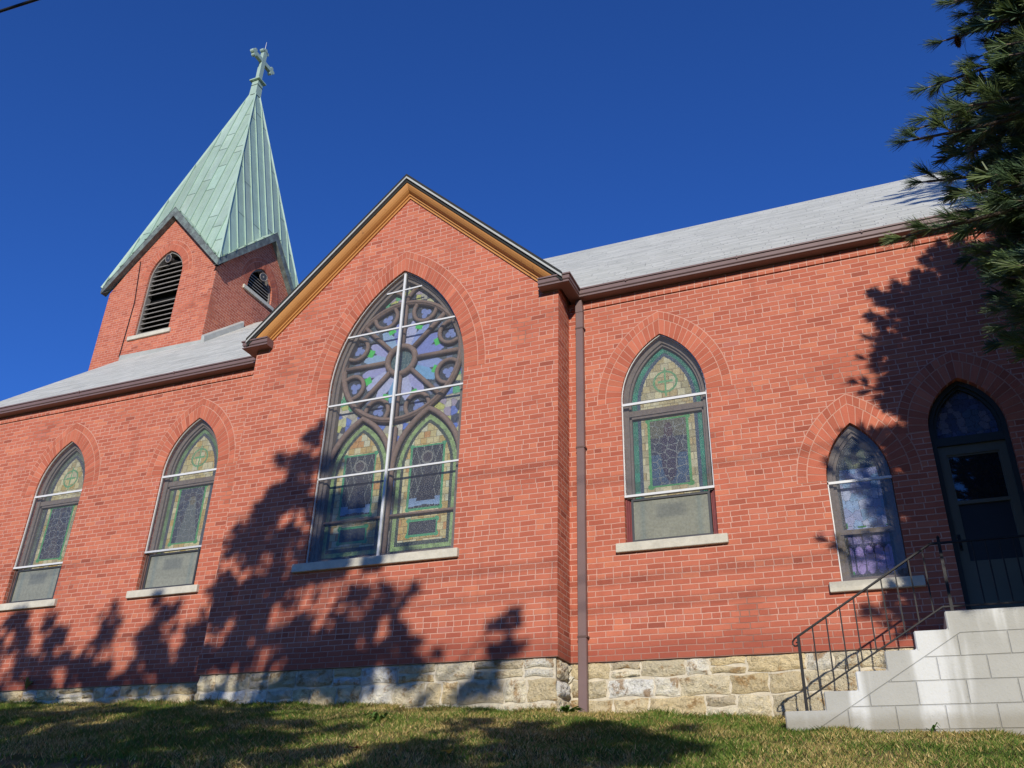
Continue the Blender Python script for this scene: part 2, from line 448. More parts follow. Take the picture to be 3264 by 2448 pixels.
def plane_y(Y): return lambda u, v: (u, Y, v)
def plane_x(X): return lambda u, v: (X, u, v)

def ring_frame(mb, a, o0, o1, pl, depth, z0=None, bottom=True):
    """frame between two arch offsets, front plane pl(0) going back by depth"""
    A = a.outline(o0, z0); B = a.outline(o1, (a.z0 if z0 is None else z0) + ((o0-o1) if bottom else 0))
    n = len(A)
    for i in range(n):
        j = (i+1) % n
        if i == 0 and not bottom: continue
        mb.quad(pl(0, *A[i]), pl(0, *A[j]), pl(0, *B[j]), pl(0, *B[i]))
        mb.quad(pl(0, *B[i]), pl(0, *B[j]), pl(depth, *B[j]), pl(depth, *B[i]))
        mb.quad(pl(0, *A[j]), pl(0, *A[i]), pl(depth, *A[i]), pl(depth, *A[j]))

def reveal(mb, outline, pl, depth):
    n = len(outline)
    for i in range(n):
        a, b = outline[i], outline[(i+1) % n]
        mb.quad(pl(0, *a), pl(0, *b), pl(depth, *b), pl(depth, *a))

BRCOL = [(.39, .110, .066), (.43, .126, .075), (.46, .140, .083), (.41, .118, .070), (.49, .155, .09)]
def brick_arch(a, pl, parent, w1=.215, w2=.115):
    """two rings of arch bricks laid round an opening"""
    mb = MB()
    for r0, r1, step in ((.0, w1, .0745), (w1+.006, w1+w2, .078)):
        th0 = math.acos(a.k/(a.R+r0)); th1 = math.acos(a.k/(a.R+r1)); n = max(6, int(round((a.R+r0)*th0/step)))
        gp = .0045/(a.R+r0)/th0
        for sgn in (1, -1):
            for i in range(n):
                f0, f1 = i/n+gp, (i+1)/n-gp
                P = []
                for f, r, th in ((f0, r0, th0), (f1, r0, th0), (f1, r1-.006, th1), (f0, r1-.006, th1)):
                    t = th*f; P.append((a.c + sgn*(-a.k+(a.R+r)*math.cos(t)), a.zs+(a.R+r)*math.sin(t)))
                kk = random.uniform(.88, 1.1); col = tuple(c*kk for c in random.choice(BRCOL))
                d = -.004 - random.uniform(0, .002)
                mb.quad(*[pl(d, *p) for p in P], col=col)
                for q in range(4):
                    p, p2 = P[q], P[(q+1) % 4]
                    mb.quad(pl(d, *p), pl(d, *p2), pl(.002, *p2), pl(.002, *p), col=col)
    o = mb.build('brick_arch', M['arch'], parent)
    bk = MB(); A = a.head(0, 20); B = a.head(w1+w2+.006, 20)
    for i in range(len(A)-1): bk.quad(pl(-.0015, *A[i]), pl(-.0015, *A[i+1]), pl(-.0015, *B[i+1]), pl(-.0015, *B[i]))
    bk.build('arch_mortar', M['mortar'], parent)
    return o

def raster(name, a, u0, u1, z0, z1, cell, pl, fn, m, parent, emin=0.0):
    """glass sheet cut into small coloured pieces by fn(U,Z)->(n,3)"""
    nu = int(round((u1-u0)/cell)); nz = int(round((z1-z0)/cell))
    us = np.linspace(u0, u1, nu+1); zs = np.linspace(z0, z1, nz+1)
    UU, ZZ = np.meshgrid(us, zs)
    uc = (us[:-1]+us[1:])/2; zc = (zs[:-1]+zs[1:])/2; U, Z = np.meshgrid(uc, zc)
    keep = (a.edge(U, Z) > emin).ravel()
    cols = fn(U.ravel(), Z.ravel())
    V = np.stack(pl(UU.ravel(), ZZ.ravel()), 1)
    I, J = np.meshgrid(np.arange(nu), np.arange(nz)); b = (J*(nu+1)+I).ravel()
    F = np.stack([b, b+1, b+nu+2, b+nu+1], 1)[keep]; cols = cols[keep]
    used, inv = np.unique(F, return_inverse=True); F = inv.reshape(F.shape); V = V[used]
    me = bpy.data.meshes.new(name); n = len(F)
    me.vertices.add(len(V)); me.vertices.foreach_set('co', V.astype(np.float32).ravel())
    me.loops.add(n*4); me.loops.foreach_set('vertex_index', F.astype(np.int32).ravel())
    me.polygons.add(n); me.polygons.foreach_set('loop_start', np.arange(0, n*4, 4, dtype=np.int32))
    me.polygons.foreach_set('loop_total', np.full(n, 4, dtype=np.int32)); me.update(calc_edges=True)
    at = me.color_attributes.new('Col', 'FLOAT_COLOR', 'CORNER')
    c = np.ones((n*4, 4), np.float32); c[:, :3] = np.repeat(cols, 4, axis=0); at.data.foreach_set('color', c.ravel())
    return link(name, me, m, parent, normals=False)

# ------------------------------------------------------------------ the church
YT, YN = 10.0, 10.45                   # transept and nave wall faces
XT0, XT1, XTC = -8.905, -3.678, -6.275
XW, XE = -16.7, 2.12                   # nave ends
LEDGE = 2.013
RY, RZ, SL = 15.75, 12.10, .90         # ridge and slope
def roofz(y): return 7.205 + SL*(y-10.30)

church = bpy.data.objects.new('church', None); church.location = (-6.3, 10.45, 1.5); C.objects.link(church)
church_inv = Matrix.Translation(-church.location)
tag(church, 'red brick church with stained glass windows and a green copper spire', 'church')
def part(o):
    o.parent = church; o.matrix_parent_inverse = church_inv; return o

A_BIG = Arch(-6.257, 1.147, 3.445, 6.10, 8.063)
A_R = Arch(-2.363, .577, 3.435, 5.40, 6.355)
A_L2 = Arch(-10.280, .575, 3.435, 5.38, 6.335)
A_L1 = Arch(-13.165, .575, 3.425, 5.37, 6.325)
A_S = Arch(-.122, .355, 2.755, 3.95, 4.652)
A_D = Arch(1.115, .405, 2.09, 4.42, 5.04)

# nave walls
mb = MB(); D = .30
py = lambda d, u, v: (u, YN+d, v)
hl = [A_L1, A_L2]; hr = [A_R, A_S, A_D]
zt = 7.10
mb.holed([(XW, LEDGE), (XT0-.02, LEDGE), (XT0-.02, zt), (XW, zt)], [a.outline() for a in hl], plane_y(YN))
mb.holed([(XT1+.0, LEDGE), (XE, LEDGE), (XE, zt), (XT1+.0, zt)], [a.outline() for a in hr], plane_y(YN))
for a in hl+hr: reveal(mb, a.outline(), py, D)
for X in (XW, XE):
    mb.face([(X, YN, LEDGE), (X, 21.05, LEDGE), (X, 21.05, zt), (X, RY, RZ-.12), (X, YN, zt)])
mb.face([(XW, 21.05, LEDGE), (XE, 21.05, LEDGE), (XE, 21.05, zt), (XW, 21.05, zt)])
part(mb.build('brick_wall', M['brick']))
# corbelled band under the eaves
mb = MB()
mb.box(XW, XT0-.005, YN-.022, YN+.05, 6.972, 7.095); part(mb.build('brick_band', M['brick']))
mb = MB(); mb.box(XT1+.005, XE, YN-.022, YN+.05, 6.972, 7.095)
part(mb.build('brick_band', M['brick']))

# transept
mb = MB(); pt = lambda d, u, v: (u, YT+d, v)
zc = 7.12; za = 9.66
mb.holed([(XT0, LEDGE), (XT1, LEDGE), (XT1, zc), (XTC+.02, za), (XT0, zc)], [A_BIG.outline()], plane_y(YT))
reveal(mb, A_BIG.outline(), pt, .30)
mb.quad((XT1, YT, LEDGE), (XT1, YN+.02, LEDGE), (XT1, YN+.02, zc+.1), (XT1, YT, zc+.1))
mb.quad((XT0, YT, LEDGE), (XT0, YN+.02, LEDGE), (XT0, YN+.02, zc+.1), (XT0, YT, zc+.1))
part(mb.build('transept_wall', M['brick']))
mb = MB()                                                   # projecting lowest courses
mb.box(XT0-.035, XT1+.012, YT-.014, YN-.005, LEDGE-.002, LEDGE+.29); part(mb.build('brick_plinth', M['brick'])); mb = MB()
mb.box(XW, XT0-.036, YN-.010, YN+.05, LEDGE-.002, LEDGE+.075); part(mb.build('brick_plinth', M['brick'])); mb = MB()
mb.box(XT1+.013, XE, YN-.010, YN+.05, LEDGE-.002, LEDGE+.075)
part(mb.build('brick_plinth', M['brick']))

# ground heights
ZB = [(-300, 2.6), (-40, 2.2), (-16, 1.85), (-13.1, 1.79), (-9, 1.70), (-6.96, 1.62), (-3.6, 1.455), (-1.25, 1.30), (1, 1.20), (4, 1.08), (40, .2), (300, -.5)]
ZBX = np.array([p[0] for p in ZB]); ZBZ = np.array([p[1] for p in ZB])
def gz(x, y):
    x = np.asarray(x, float); y = np.asarray(y, float)
    t = np.clip(10.45-y, 0, None); zb = np.interp(x, ZBX, ZBZ)
    z = zb - .18*t - .011*t*t
    low = -1.72 + .0*x
    k = .35
    m = np.maximum(z, low) + k*np.log1p(np.exp(-np.abs(z-low)/k))     # soft maximum
    return m

# stone foundation: individual rough stones in a mortar bed
def stone_run(mb, p0, p1, nrm, z_lo, z_hi, hs, seed):
    
    rnd = random.Random(seed); p0 = Vector(p0); p1 = Vector(p1); L = (p1-p0).length; d = (p1-p0).normalized(); nrm = Vector(nrm)
    pal = [(.82, .74, .54), (.78, .68, .46), (.86, .81, .66), (.72, .60, .37), (.80, .65, .38), (.88, .86, .77), (.70, .60, .42)]
    z = z_hi
    while z > z_lo:
        h = rnd.choice(hs)*rnd.uniform(.9, 1.1); s = -rnd.uniform(0, .3)
        while s < L:
            w = rnd.uniform(.20, .66)
            sub = [(s, s+w, z-h, z)]
            if rnd.random() < .22: sub = [(s, s+w, z-h*.52, z), (s, s+w, z-h, z-h*.52)]
            for (a, b, za_, zb_) in sub:
                a = max(a, 0); b = min(b, L)
                if b-a < .05: continue
                kk = rnd.uniform(.80, 1.08); col = tuple(c*kk for c in rnd.choice(pal))
                nx, nz = max(4, int((b-a)/.035)), max(4, int((zb_-za_)/.03)); g = .008 + rnd.random()*.009
                base = len(mb.v); ph = rnd.random()*40; amp = rnd.uniform(.018, .045)
                cell = {}
                for j in range(nz+1):
                    for i in range(nx+1):
                        fu, fv = i/nx, j/nz
                        ed = min(fu, 1-fu)*(b-a), min(fv, 1-fv)*(zb_-za_); e = min(1, min(ed)/.022)
                        q = (math.sin(ph+fu*(b-a)*17)+math.sin(ph*1.7+fv*23*(zb_-za_)*2.2+fu*4)+math.sin(ph*2.3+(fu-fv)*9))/3
                        rough = rnd.uniform(-.6, .6)
                        out = .006 + e**.5*amp*(.62+.45*q+rough) - .010*(1-e)
                        wobx = g + .012*math.sin(ph+fv*7)*(1 if i in (0, nx) else 0)*.8
                        uu = a + g + (b-a-2*g)*fu + (wobx-g)*(1 if i == 0 else -1 if i == nx else 0)
                        zz = za_ + g + (zb_-za_-2*g)*fv + .010*math.sin(ph*1.3+fu*6)*(1 if j in (0, nz) else 0)
                        zz = min(zz, z_hi-.004)
                        mb.v.append(tuple(p0 + d*uu + nrm*out + Vector((0, 0, zz))))
                for j in range(nz):
                    for i in range(nx):
                        q = base+j*(nx+1)+i; mb.f.append((q, q+1, q+nx+2, q+nx+1)); mb.c.append(col)
            s += w
        z -= h
mb = MB(); F0 = .026
stone_run(mb, (XW, YN+F0-.01, 0), (XT0, YN+F0-.01, 0), (0, -1, 0), 1.35, LEDGE, (.17, .2, .24), 3)
part(mb.build('stone_foundation', M['stone'], smooth=True)); mb = MB()
stone_run(mb, (XT0, YT+F0-.012, 0), (XT1, YT+F0-.012, 0), (0, -1, 0), 1.1, LEDGE, (.17, .21, .25), 11)
stone_run(mb, (XT1-F0+.012, YT+F0, 0), (XT1-F0+.012, YN+.04, 0), (1, 0, 0), 1.1, LEDGE, (.19, .23), 5)
part(mb.build('stone_foundation', M['stone'], smooth=True)); mb = MB()
stone_run(mb, (XT1, YN+F0-.01, 0), (XE, YN+F0-.01, 0), (0, -1, 0), .9, LEDGE, (.2, .22, .26), 21)
part(mb.build('stone_foundation', M['stone'], smooth=True))
mb = MB()
mb.box(XW, XE, YN+F0, 21.0, .3, LEDGE-.004); mb.box(XT0+.01, XT1-F0, YT+F0, YN+.2, .3, LEDGE-.004)
part(mb.build('foundation_mortar', M['stonemortar']))

# roofs
mb = MB()
def slab(pts, nrm, t=.05):
    n = Vector(nrm).normalized()*t; mb.prism([Vector(p)+n*.0 for p in pts], -n)
e0 = 10.33
slab([(XW-.12, e0, roofz(e0)), (XE+.10, e0, roofz(e0)), (XE+.10, RY, roofz(RY)), (XW-.12, RY, roofz(RY))], (0, -SL, 1))
e1 = 2*RY-e0
slab([(XW-.12, e1, roofz(e0)), (XE+.10, e1, roofz(e0)), (XE+.10, RY-.01, roofz(RY)-.003), (XW-.12, RY-.01, roofz(RY)-.003)], (0, SL, 1))
part(mb.build('nave_roof', M['shingle']))
mb = MB()
for X0, X1 in ((XE-.01, XE+.085), (XW-.105, XW+.01)):
    mb = MB()
    for y0_, y1_ in ((10.36, RY), (2*RY-10.36, RY)):
        mb.face([(X0, y0_, roofz(10.36)-.07), (X0, y1_, roofz(RY)-.07), (X0, y1_, roofz(RY)-.30), (X0, y0_, roofz(10.36)-.26)])
        mb.face([(X1, y0_, roofz(10.36)-.07), (X1, y1_, roofz(RY)-.07), (X1, y1_, roofz(RY)-.30), (X1, y0_, roofz(10.36)-.26)])
        mb.face([(X0, y0_, roofz(10.36)-.26), (X0, y1_, roofz(RY)-.30), (X1, y1_, roofz(RY)-.30), (X1, y0_, roofz(10.36)-.26)])
    part(mb.build('rake_board', M['soffit']))

# transept roof, raking cornice
TS = .958; YO = 9.80; ZA = 9.825
def rk(dx, y, dz): return (XTC+dx, y, ZA-TS*abs(dx)+dz)
HW = 2.72
mb = MB(); mb2 = MB(); mb3 = MB(); mb4 = MB()
for s in (1, -1):
    a, b = rk(0, YO-.02, 0), rk(s*HW, YO-.02, 0); yb = 13.4
    # shingle layer
    mb.prism([(a[0], a[1], a[2]+.035), (b[0], b[1], b[2]+.035), (b[0], b[1], b[2]-.005), (a[0], a[1], a[2]-.005)], (0, yb-YO, 0))
    # grey drip edge
    mb2.prism([(a[0], YO-.012, a[2]-.006), (b[0], YO-.012, b[2]-.006), (b[0], YO-.012, b[2]-.048), (a[0], YO-.012, a[2]-.048)], (0, .03, 0))
    # near-black strip set back, its colour standing for the shaded gap
    mb4.prism([(a[0], YO+.02, a[2]-.05), (b[0], YO+.02, b[2]-.05), (b[0], YO+.02, b[2]-.105), (a[0], YO+.02, a[2]-.105)], (0, .12, 0))
    # ochre cove moulding: profile (y, dz) swept up the rake
    prof = [(YO+.035, -.095), (YO+.043, -.140), (YO+.062, -.180), (YO+.085, -.215), (YO+.115, -.240), (YO+.15, -.255), (YO+.15, -.285), (YO+.175, -.292), (YO+.175, -.335), (YO+.23, -.335), (YO+.23, -.095)]
    lo = -HW+.08
    P0 = [(XTC, y, ZA+dz) for y, dz in prof]
    P1 = [(XTC+s*(ZA+dz-7.236)/TS, y, 7.236) for y, dz in prof]
    n = len(mb3.v); k = len(prof); mb3.v += P0+P1
    for i in range(k):
        j = (i+1) % k; mb3.f.append((n+i, n+j, n+k+j, n+k+i)); mb3.c.append(None)
    mb3.f.append(tuple(n+k+i for i in range(k))); mb3.c.append(None)
part(mb.build('transept_roof', M['darkroof'])); part(mb2.build('drip_edge', M['dripedge']))
part(mb4.build('rake_gap_dark', M['darkroof'])); part(mb3.build('rake_moulding', M['ochre']))
mb = MB()
for s in (1, -1):
    a, b = rk(0, YO+.05, .038), rk(s*HW*.985, YO+.05, .038)
    mb.prism([a, b, (b[0], b[1], b[2]-.01), (a[0], a[1], a[2]-.01)], (0, 3.5, 0))
part(mb.build('transept_shingles', M['shingle']))

# gutters: moulded profile (out from wall, z)
GP = [(0, 7.10), (.150, 7.10), (.168, 7.104), (.170, 7.122), (.152, 7.126), (.152, 7.142), (.166, 7.150), (.172, 7.158), (.172, 7.212), (.190, 7.216), (.190, 7.238), (.02, 7.238)]
def gutter_run(path, wall_side):
    """path: list of 2d wall-line points with mitred outward offsets"""
    mb = MB(); n = len(path); rings = []
    for i, (p, off) in enumerate(zip(path, wall_side)):
        rings.append([(p[0]+off[0]*o, p[1]+off[1]*o, z) for o, z in GP])
    k = len(GP)
    for r in rings: mb.v += r
    for i in range(n-1):
        for j in range(k):
            j2 = (j+1) % k; mb.f.append((i*k+j, i*k+j2, (i+1)*k+j2, (i+1)*k+j)); mb.c.append(None)
    mb.f.append(tuple(reversed(range(k)))); mb.c.append(None)
    mb.f.append(tuple((n-1)*k+i for i in range(k))); mb.c.append(None)
    o = part(mb.build('gutter', M['gutter']))
    return o
S2 = 1.0
g1 = gutter_run([(-3.93, YT), (XT1+.05, YT), (XT1+.05, YN), (XE+.12, YN)], [(0, -1), (1, -1), (1, -1), (0, -1)])
g2 = gutter_run([(XW-.15, YN), (XT0-.01, YN), (XT0-.01, YT), (-8.60, YT)], [(0, -1), (-1, -1), (-1, -1), (0, -1)])
for g, xs in ((g1, (-2.76, -1.2, .4)), (g2, (-15.2, -13.1, -10.9))):
    for x in xs:
        mb = MB(); mb.box(x-.008, x+.008, YN-.196, YN-.1, 7.20, 7.244); mb.build('gutter_strap', M['gutter']).parent = g
# downspout
ds = MB(); DX0, DX1, DY0, DY1 = -3.548, -3.438, YN-.095, YN-.02
ds.prism([(DX0, DY0, 6.90), (DX1, DY0, 6.90), (DX1, DY1, 6.90), (DX0, DY1, 6.90)], (0, 0, 1.30-6.90))
ds.face([(DX0, DY0, 6.90), (DX1, DY0, 6.90), (DX1-.01, DY0-.02, 7.08), (DX0+.01, DY0-.02, 7.08)])
ds.face([(DX0, DY1, 6.90), (DX1, DY1, 6.90), (DX1-.01, DY1-.02, 7.08), (DX0+.01, DY1-.02, 7.08)])
ds.face([(DX0, DY0, 6.90), (DX0, DY1, 6.90), (DX0+.01, DY1-.02, 7.08), (DX0+.01, DY0-.02, 7.08)])
ds.face([(DX1, DY0, 6.90), (DX1, DY1, 6.90), (DX1-.01, DY1-.02, 7.08), (DX1-.01, DY0-.02, 7.08)])
dso = part(ds.build('downspout', M['gutter'], bevel=.008))
for z in (6.63, 4.78, 2.30):
    mb = MB(); mb.box(DX0-.004, DX1+.012, DY0-.004, YN+.0, z-.012, z+.012); mb.build('pipe_strap', M['soffit']).parent = dso

def sub(o, p): o.parent = p; o.matrix_parent_inverse = p.matrix_world.inverted(); return o

# ------------------------------------------------------------------ stained glass designs (colours of the glass itself)
def hashn(*a):
    h = np.zeros_like(np.asarray(a[0], float))
    for i, v in enumerate(a): h = h + np.sin(np.asarray(v, float)*(12.9898+78.233*i)+i*37.7)*43758.5453
    return h-np.floor(h)
def voro(U, Z, s, seed=0.0):
    """cell id hash and edge closeness of a jittered grid"""
    x, y = U/s, Z/s; ix, iy = np.floor(x), np.floor(y)
    d1 = np.full(x.shape, 9.); d2 = np.full(x.shape, 9.); idh = np.zeros(x.shape)
    for a in (-1, 0, 1):
        for b in (-1, 0, 1):
            cx, cy = ix+a, iy+b
            px = cx+.15+.7*hashn(cx, cy+seed); py_ = cy+.15+.7*hashn(cx+51.3, cy-17.7+seed)
            d = np.hypot(px-x, py_-y); m = d < d1
            d2 = np.where(m, d1, np.minimum(d2, d)); idh = np.where(m, hashn(cx+3.1, cy+9.7+seed), idh); d1 = np.where(m, d, d1)
    return idh, d2-d1
def setc(Cc, m, c):
    Cc[m] = c if np.ndim(c) == 1 else c[m]
def pal(h, cols):
    cols = np.array(cols); return cols[np.clip((h*len(cols)).astype(int), 0, len(cols)-1)]
BEIGE = [(.40, .34, .185), (.33, .27, .135), (.46, .42, .27), (.37, .29, .14), (.50, .45, .27), (.30, .265, .15), (.41, .37, .24)]
AMBER = [(.44, .37, .17), (.37, .27, .09), (.52, .46, .27), (.42, .29, .10), (.50, .43, .22), (.42, .22, .07), (.47, .46, .32)]
def beige(U, Z, s, seed, cols=BEIGE):
    r = np.floor(Z/s); uu = U/s*1.0 + .5*np.mod(r, 2); h = hashn(np.floor(uu)+seed, r); c = pal(h, cols)
    f = uu-np.floor(uu); g = Z/s-r
    lead = (np.minimum(f, 1-f)*s < .005) | (np.minimum(g, 1-g)*s < .005)
    c = c.copy(); c[lead] *= .55
    return c
def lancet_glass(a, green, dark, seed, fig, cols):
    def fn(U, Z):
        u = U-a.c; e = a.edge(U, Z); Cc = beige(U, Z, .105, seed, cols)
        inr = e < .225; setc(Cc, inr, np.array(dark))
        gm = e < .175; gcol = np.array(green)*(.7+.6*hashn(np.floor(Z/.13)+seed, np.floor(u/9)))[:, None]
        setc(Cc, gm, gcol); setc(Cc, e < .105, np.array((.035, .033, .035)))
        # ring and cross in the head
        zc = a.zs+.30; r = np.hypot(u, Z-zc); G = np.array((.12, .29, .13))
        setc(Cc, np.abs(r-.155) < .015, G*.85)
        setc(Cc, (np.abs(u) < .015) & (np.abs(Z-zc) < .22) & (e > .2), G)
        setc(Cc, (np.abs(Z-zc-.0) < .017) & (np.abs(u) < .105), G)
        # figure panel
        pz0, pz1 = a.z0+.785, a.z0+1.70; inp = (np.abs(u) < .245) & (Z > pz0) & (Z < pz1)
        bd = (np.abs(u) < .272) & (Z > pz0-.028) & (Z < pz1+.028)
        cr = np.minimum(np.hypot(np.abs(u)-.258, Z-pz0+.014), np.hypot(np.abs(u)-.258, Z-pz1-.014)) < .042
        setc(Cc, bd | cr, np.array((.06, .25, .085)))
        h, ed = voro(U, Z, .12, seed)
        P = pal(h, [(.028, .038, .062), (.03, .03, .045), (.022, .028, .05), (.04, .05, .07)])
        if fig == 0:
            low = Z < pz0+.42; P[low] = np.array((.030, .065, .125))
            top = Z > pz1-.25; P[top] = np.array((.085, .085, .060))
            P[((u-.0)/.11)**2+((Z-pz0-.40)/.36)**2 < 1] = np.array((.026, .020, .045))
            P[(u/.055)**2+((Z-pz0-.76)/.11)**2 < 1] = np.array((.05, .03, .04))
        elif fig == 1:
            w = .05+.15*np.clip((pz1-.12-Z)/.8, 0, 1)
            P[(np.abs(u-.04) < w) & (Z < pz1-.16)] = np.array((.085, .10, .10))
            P[((u-.04)/.06)**2+((Z-pz1+.22)/.075)**2 < 1] = np.array((.11, .10, .07))
            P[(np.mod(Z, .085) < .012) & (Z > pz0+.5)] *= 1.9
        else:
            w = .02+.17*np.clip((pz0+.42-Z)/.42, 0, 1)
            P[(np.abs(u) < w)] = np.array((.05, .045, .055))
            P[(np.mod(Z, .085) < .012)] *= 1.9
        P[ed < .07] = np.array((.15, .165, .17))
        Cc[inp] = P[inp]
        return Cc
    return fn
def low_glass(a, seed):
    def fn(U, Z):
        u = np.abs(U-a.c); Cc = np.tile(np.array((.21, .215, .165)), (len(U), 1))*(.94+.12*hashn(np.floor(U/.2)+seed, np.floor(Z/.2)))[:, None]
        k = np.exp(-((u-.36)/.035)**2)[:, None]; Cc = Cc*(1-.35*k)+np.array((.10, .15, .15))*.35*k
        sq = np.clip(1-np.maximum(np.abs(u)/.21, np.abs(Z-a.z0-.40)/.10)**6, 0, 1)[:, None]; Cc = Cc*(1-.5*sq)+np.array((.09, .10, .095))*.5*sq
        return Cc
    return fn

TX = A_BIG.c-.018; ROSE = (TX-.0, 6.545)
L_L = Arch(TX-.555, .512, 3.545, 4.72, 5.60); L_R = Arch(TX+.555, .512, 3.545, 4.72, 5.60)
def big_glass(U, Z):
    a = A_BIG; n = len(U)
    # hexagon mosaic between the tracery
    h, ed = voro(U, Z, .11, 2.)
    Cc = pal(h, [(.34, .32, .26), (.09, .16, .50), (.28, .24, .33), (.02, .03, .06), (.42, .42, .24), (.02, .03, .06), (.31, .30, .26), (.08, .32, .17), (.10, .15, .45), (.44, .42, .38), (.38, .40, .12), (.03, .035, .06), (.24, .22, .26)])
    Cc = Cc.copy(); Cc[ed < .06] *= .5
    # rose
    dx, dz = U-ROSE[0], Z-ROSE[1]; r = np.hypot(dx, dz); ph = np.mod(np.degrees(np.arctan2(dz, dx)), 45.)
    sec = np.floor(np.mod(np.degrees(np.arctan2(dz, dx)), 360)/45.)
    inr = r < .99
    R_ = np.tile(np.array((.030, .045, .065)), (n, 1))
    hs = hashn(sec*2+(ph > 22.5), sec+5)
    pc = pal(hs, [(.20, .27, .54), (.27, .28, .52), (.13, .30, .52), (.34, .37, .58), (.15, .19, .48), (.22, .34, .52)])
    q = np.abs(np.abs(ph-22.5)-11.0)*np.pi/180*r
    pet = (r > .24) & (r < .70) & (q < .104*np.sin(np.pi*np.clip((r-.05)/.70, 0, 1))**.8)
    R_[pet] = pc[pet]
    gq = (np.abs(ph-22.5)*np.pi/180*r < .062) & (np.abs(r-.635) < .062); R_[gq] = np.array((.045, .44, .075))
    tip = (np.minimum(ph, 45-ph)*np.pi/180*r < .09) & (np.abs(r-.80) < .05); R_[tip] = np.array((.11, .13, .25))
    g2 = (r > .70) & (np.abs(ph-22.5) > 16); R_[g2] = R_[g2]*.8+np.array((.02, .03, .03))
    # trefoils in the rim cusps
    for k in range(8):
        t = math.radians(22.5+45*k); cx, cz = ROSE[0]+.86*math.cos(t), ROSE[1]+.86*math.sin(t)
        inU = np.hypot(U-cx, Z-cz) < .17; R_[inU] = np.array((.020, .027, .045))
        for j in range(3):
            tt = t+math.pi+2*math.pi*j/3; R_[np.hypot(U-cx-.05*math.cos(tt), Z-cz-.05*math.sin(tt)) < .046] = np.array((.15, .20, .44))
    R_[r < .20] = np.array((.035, .085, .10)); hh, e2 = voro(U, Z, .06, 5.); mm = (r < .2) & (e2 < .1); R_[mm] = np.array((.12, .16, .16))
    Cc[inr] = R_[inr]
    # lancets
    for L, sd in ((L_L, 1.), (L_R, 8.)):
        e = L.edge(U, Z); ins = (e > 0) & (Z > L.z0-.02); u = U-L.c
        B = beige(U, Z, .10, sd, AMBER)
        eb = np.minimum(e, Z-L.z0+.02)
        dk = eb < .145; setc(B, dk, np.array((.030, .045, .038)))
        gr = eb < .098; setc(B, gr, np.array((.19, .28, .11))*(.7+.6*hashn(np.floor(Z/.05)+sd, np.floor(U/.05)))[:, None])
        setc(B, eb < .035, np.array((.035, .04, .035)))
        for (z0, z1, hw) in ((4.145, 5.065, .245), (3.765, 3.955, .205)):
            bd = (np.abs(u) < hw+.028) & (Z > z0-.028) & (Z < z1+.028); B[bd] = np.array((.055, .25, .115))
            cr = np.hypot(np.abs(u)-hw-.01, np.minimum(np.abs(Z-z0+.01), np.abs(Z-z1-.01))) < .038; B[cr] = np.array((.055, .25, .115))
            inn = (np.abs(u) < hw) & (Z > z0) & (Z < z1)
            Pn = np.tile(np.array((.022, .026, .036)), (n, 1))
            if z1 > 5:
                p, q2 = (u+.5*Z*.62), (u-.5*Z*.62)
                ld = (np.minimum(np.mod(p, .125), np.mod(q2, .125)) < .010); Pn[ld] = np.array((.15, .16, .155))
                rr = np.hypot(u, Z-z1+.17); Pn[np.abs(rr-.085) < .012] = np.array((.16, .16, .15)); Pn[rr < .073] = np.array((.04, .032, .042))
                body = (np.abs(u-.02) < .055+.10*np.clip((z1-.35-Z)/.5, 0, 1)) & (Z < z1-.30) & (Z > z0+.10); Pn[body] = np.array((.017, .018, .030))
                sky_ = (Z < z0+.15) & (Z > z0+.045-.1*np.abs(u)); Pn[sky_ & ~body] = np.array((.17, .26, .42))
            B[inn] = Pn[inn]
        Cc[ins] = B[ins]
    return Cc
def small_glass(U, Z):
    a = A_S; u = U-a.c; e = a.edge(U, Z); h, ed = voro(U*1.3, Z, .11, 4.)
    Cc = pal(h, [(.20, .30, .50), (.26, .28, .46), (.16, .27, .44), (.34, .38, .54), (.20, .24, .42)]).copy()
    up = Z > 4.12; Cc[up] = pal(h, [(.10, .12, .09), (.05, .06, .07), (.16, .18, .09), (.04, .05, .06)])[up]
    low = Z < 3.31; P = np.tile(np.array((.27, .20, .46)), (len(U), 1))
    f = np.mod(u+.07, .105)-.0525; sc_ = (np.abs(f) < .047*np.sqrt(np.clip(1-((Z-3.02)/.16)**4, 0, 1))) & (np.abs(Z-3.02) < .16)
    P[~sc_] = np.array((.035, .03, .09)); P[(np.abs(f) < .045) & (Z > 3.215)] = np.array((.15, .13, .27))
    Cc[low] = P[low]
    gb = ((Z > 3.40) & (Z < 3.47)) | (Z < 2.90); Cc[gb & (hashn(np.floor(u/.1), np.floor(Z/.09)) > .35)] = np.array((.03, .17, .055))
    Cc[ed < .045] *= .45
    Cc[(e < .135) | (Z < 2.86)] = np.array((.035, .036, .04)); Cc[(e > .095) & (e < .10)] = np.array((.1, .1, .1))
    return Cc
def transom_glass(U, Z):
    h, ed = voro(U, Z, .085, 9.)
    Cc = pal(h, [(.06, .08, .16), (.05, .07, .14), (.14, .13, .17), (.05, .08, .13), (.09, .10, .19), (.04, .05, .10)]).copy(); Cc[ed < .08] *= .4
    return Cc

# ------------------------------------------------------------------ windows
def sill(x0, x1, Y, z0, z1, out=.055, parent=None):
    mb = MB(); mb.prism([(x0, Y-out, z0), (x0, Y-out, z1-.012), (x0, Y+.16, z1+.012), (x0, Y+.16, z0)], (x1-x0, 0, 0))
    return sub(mb.build('window_sill', M['sill'], bevel=.006), parent)

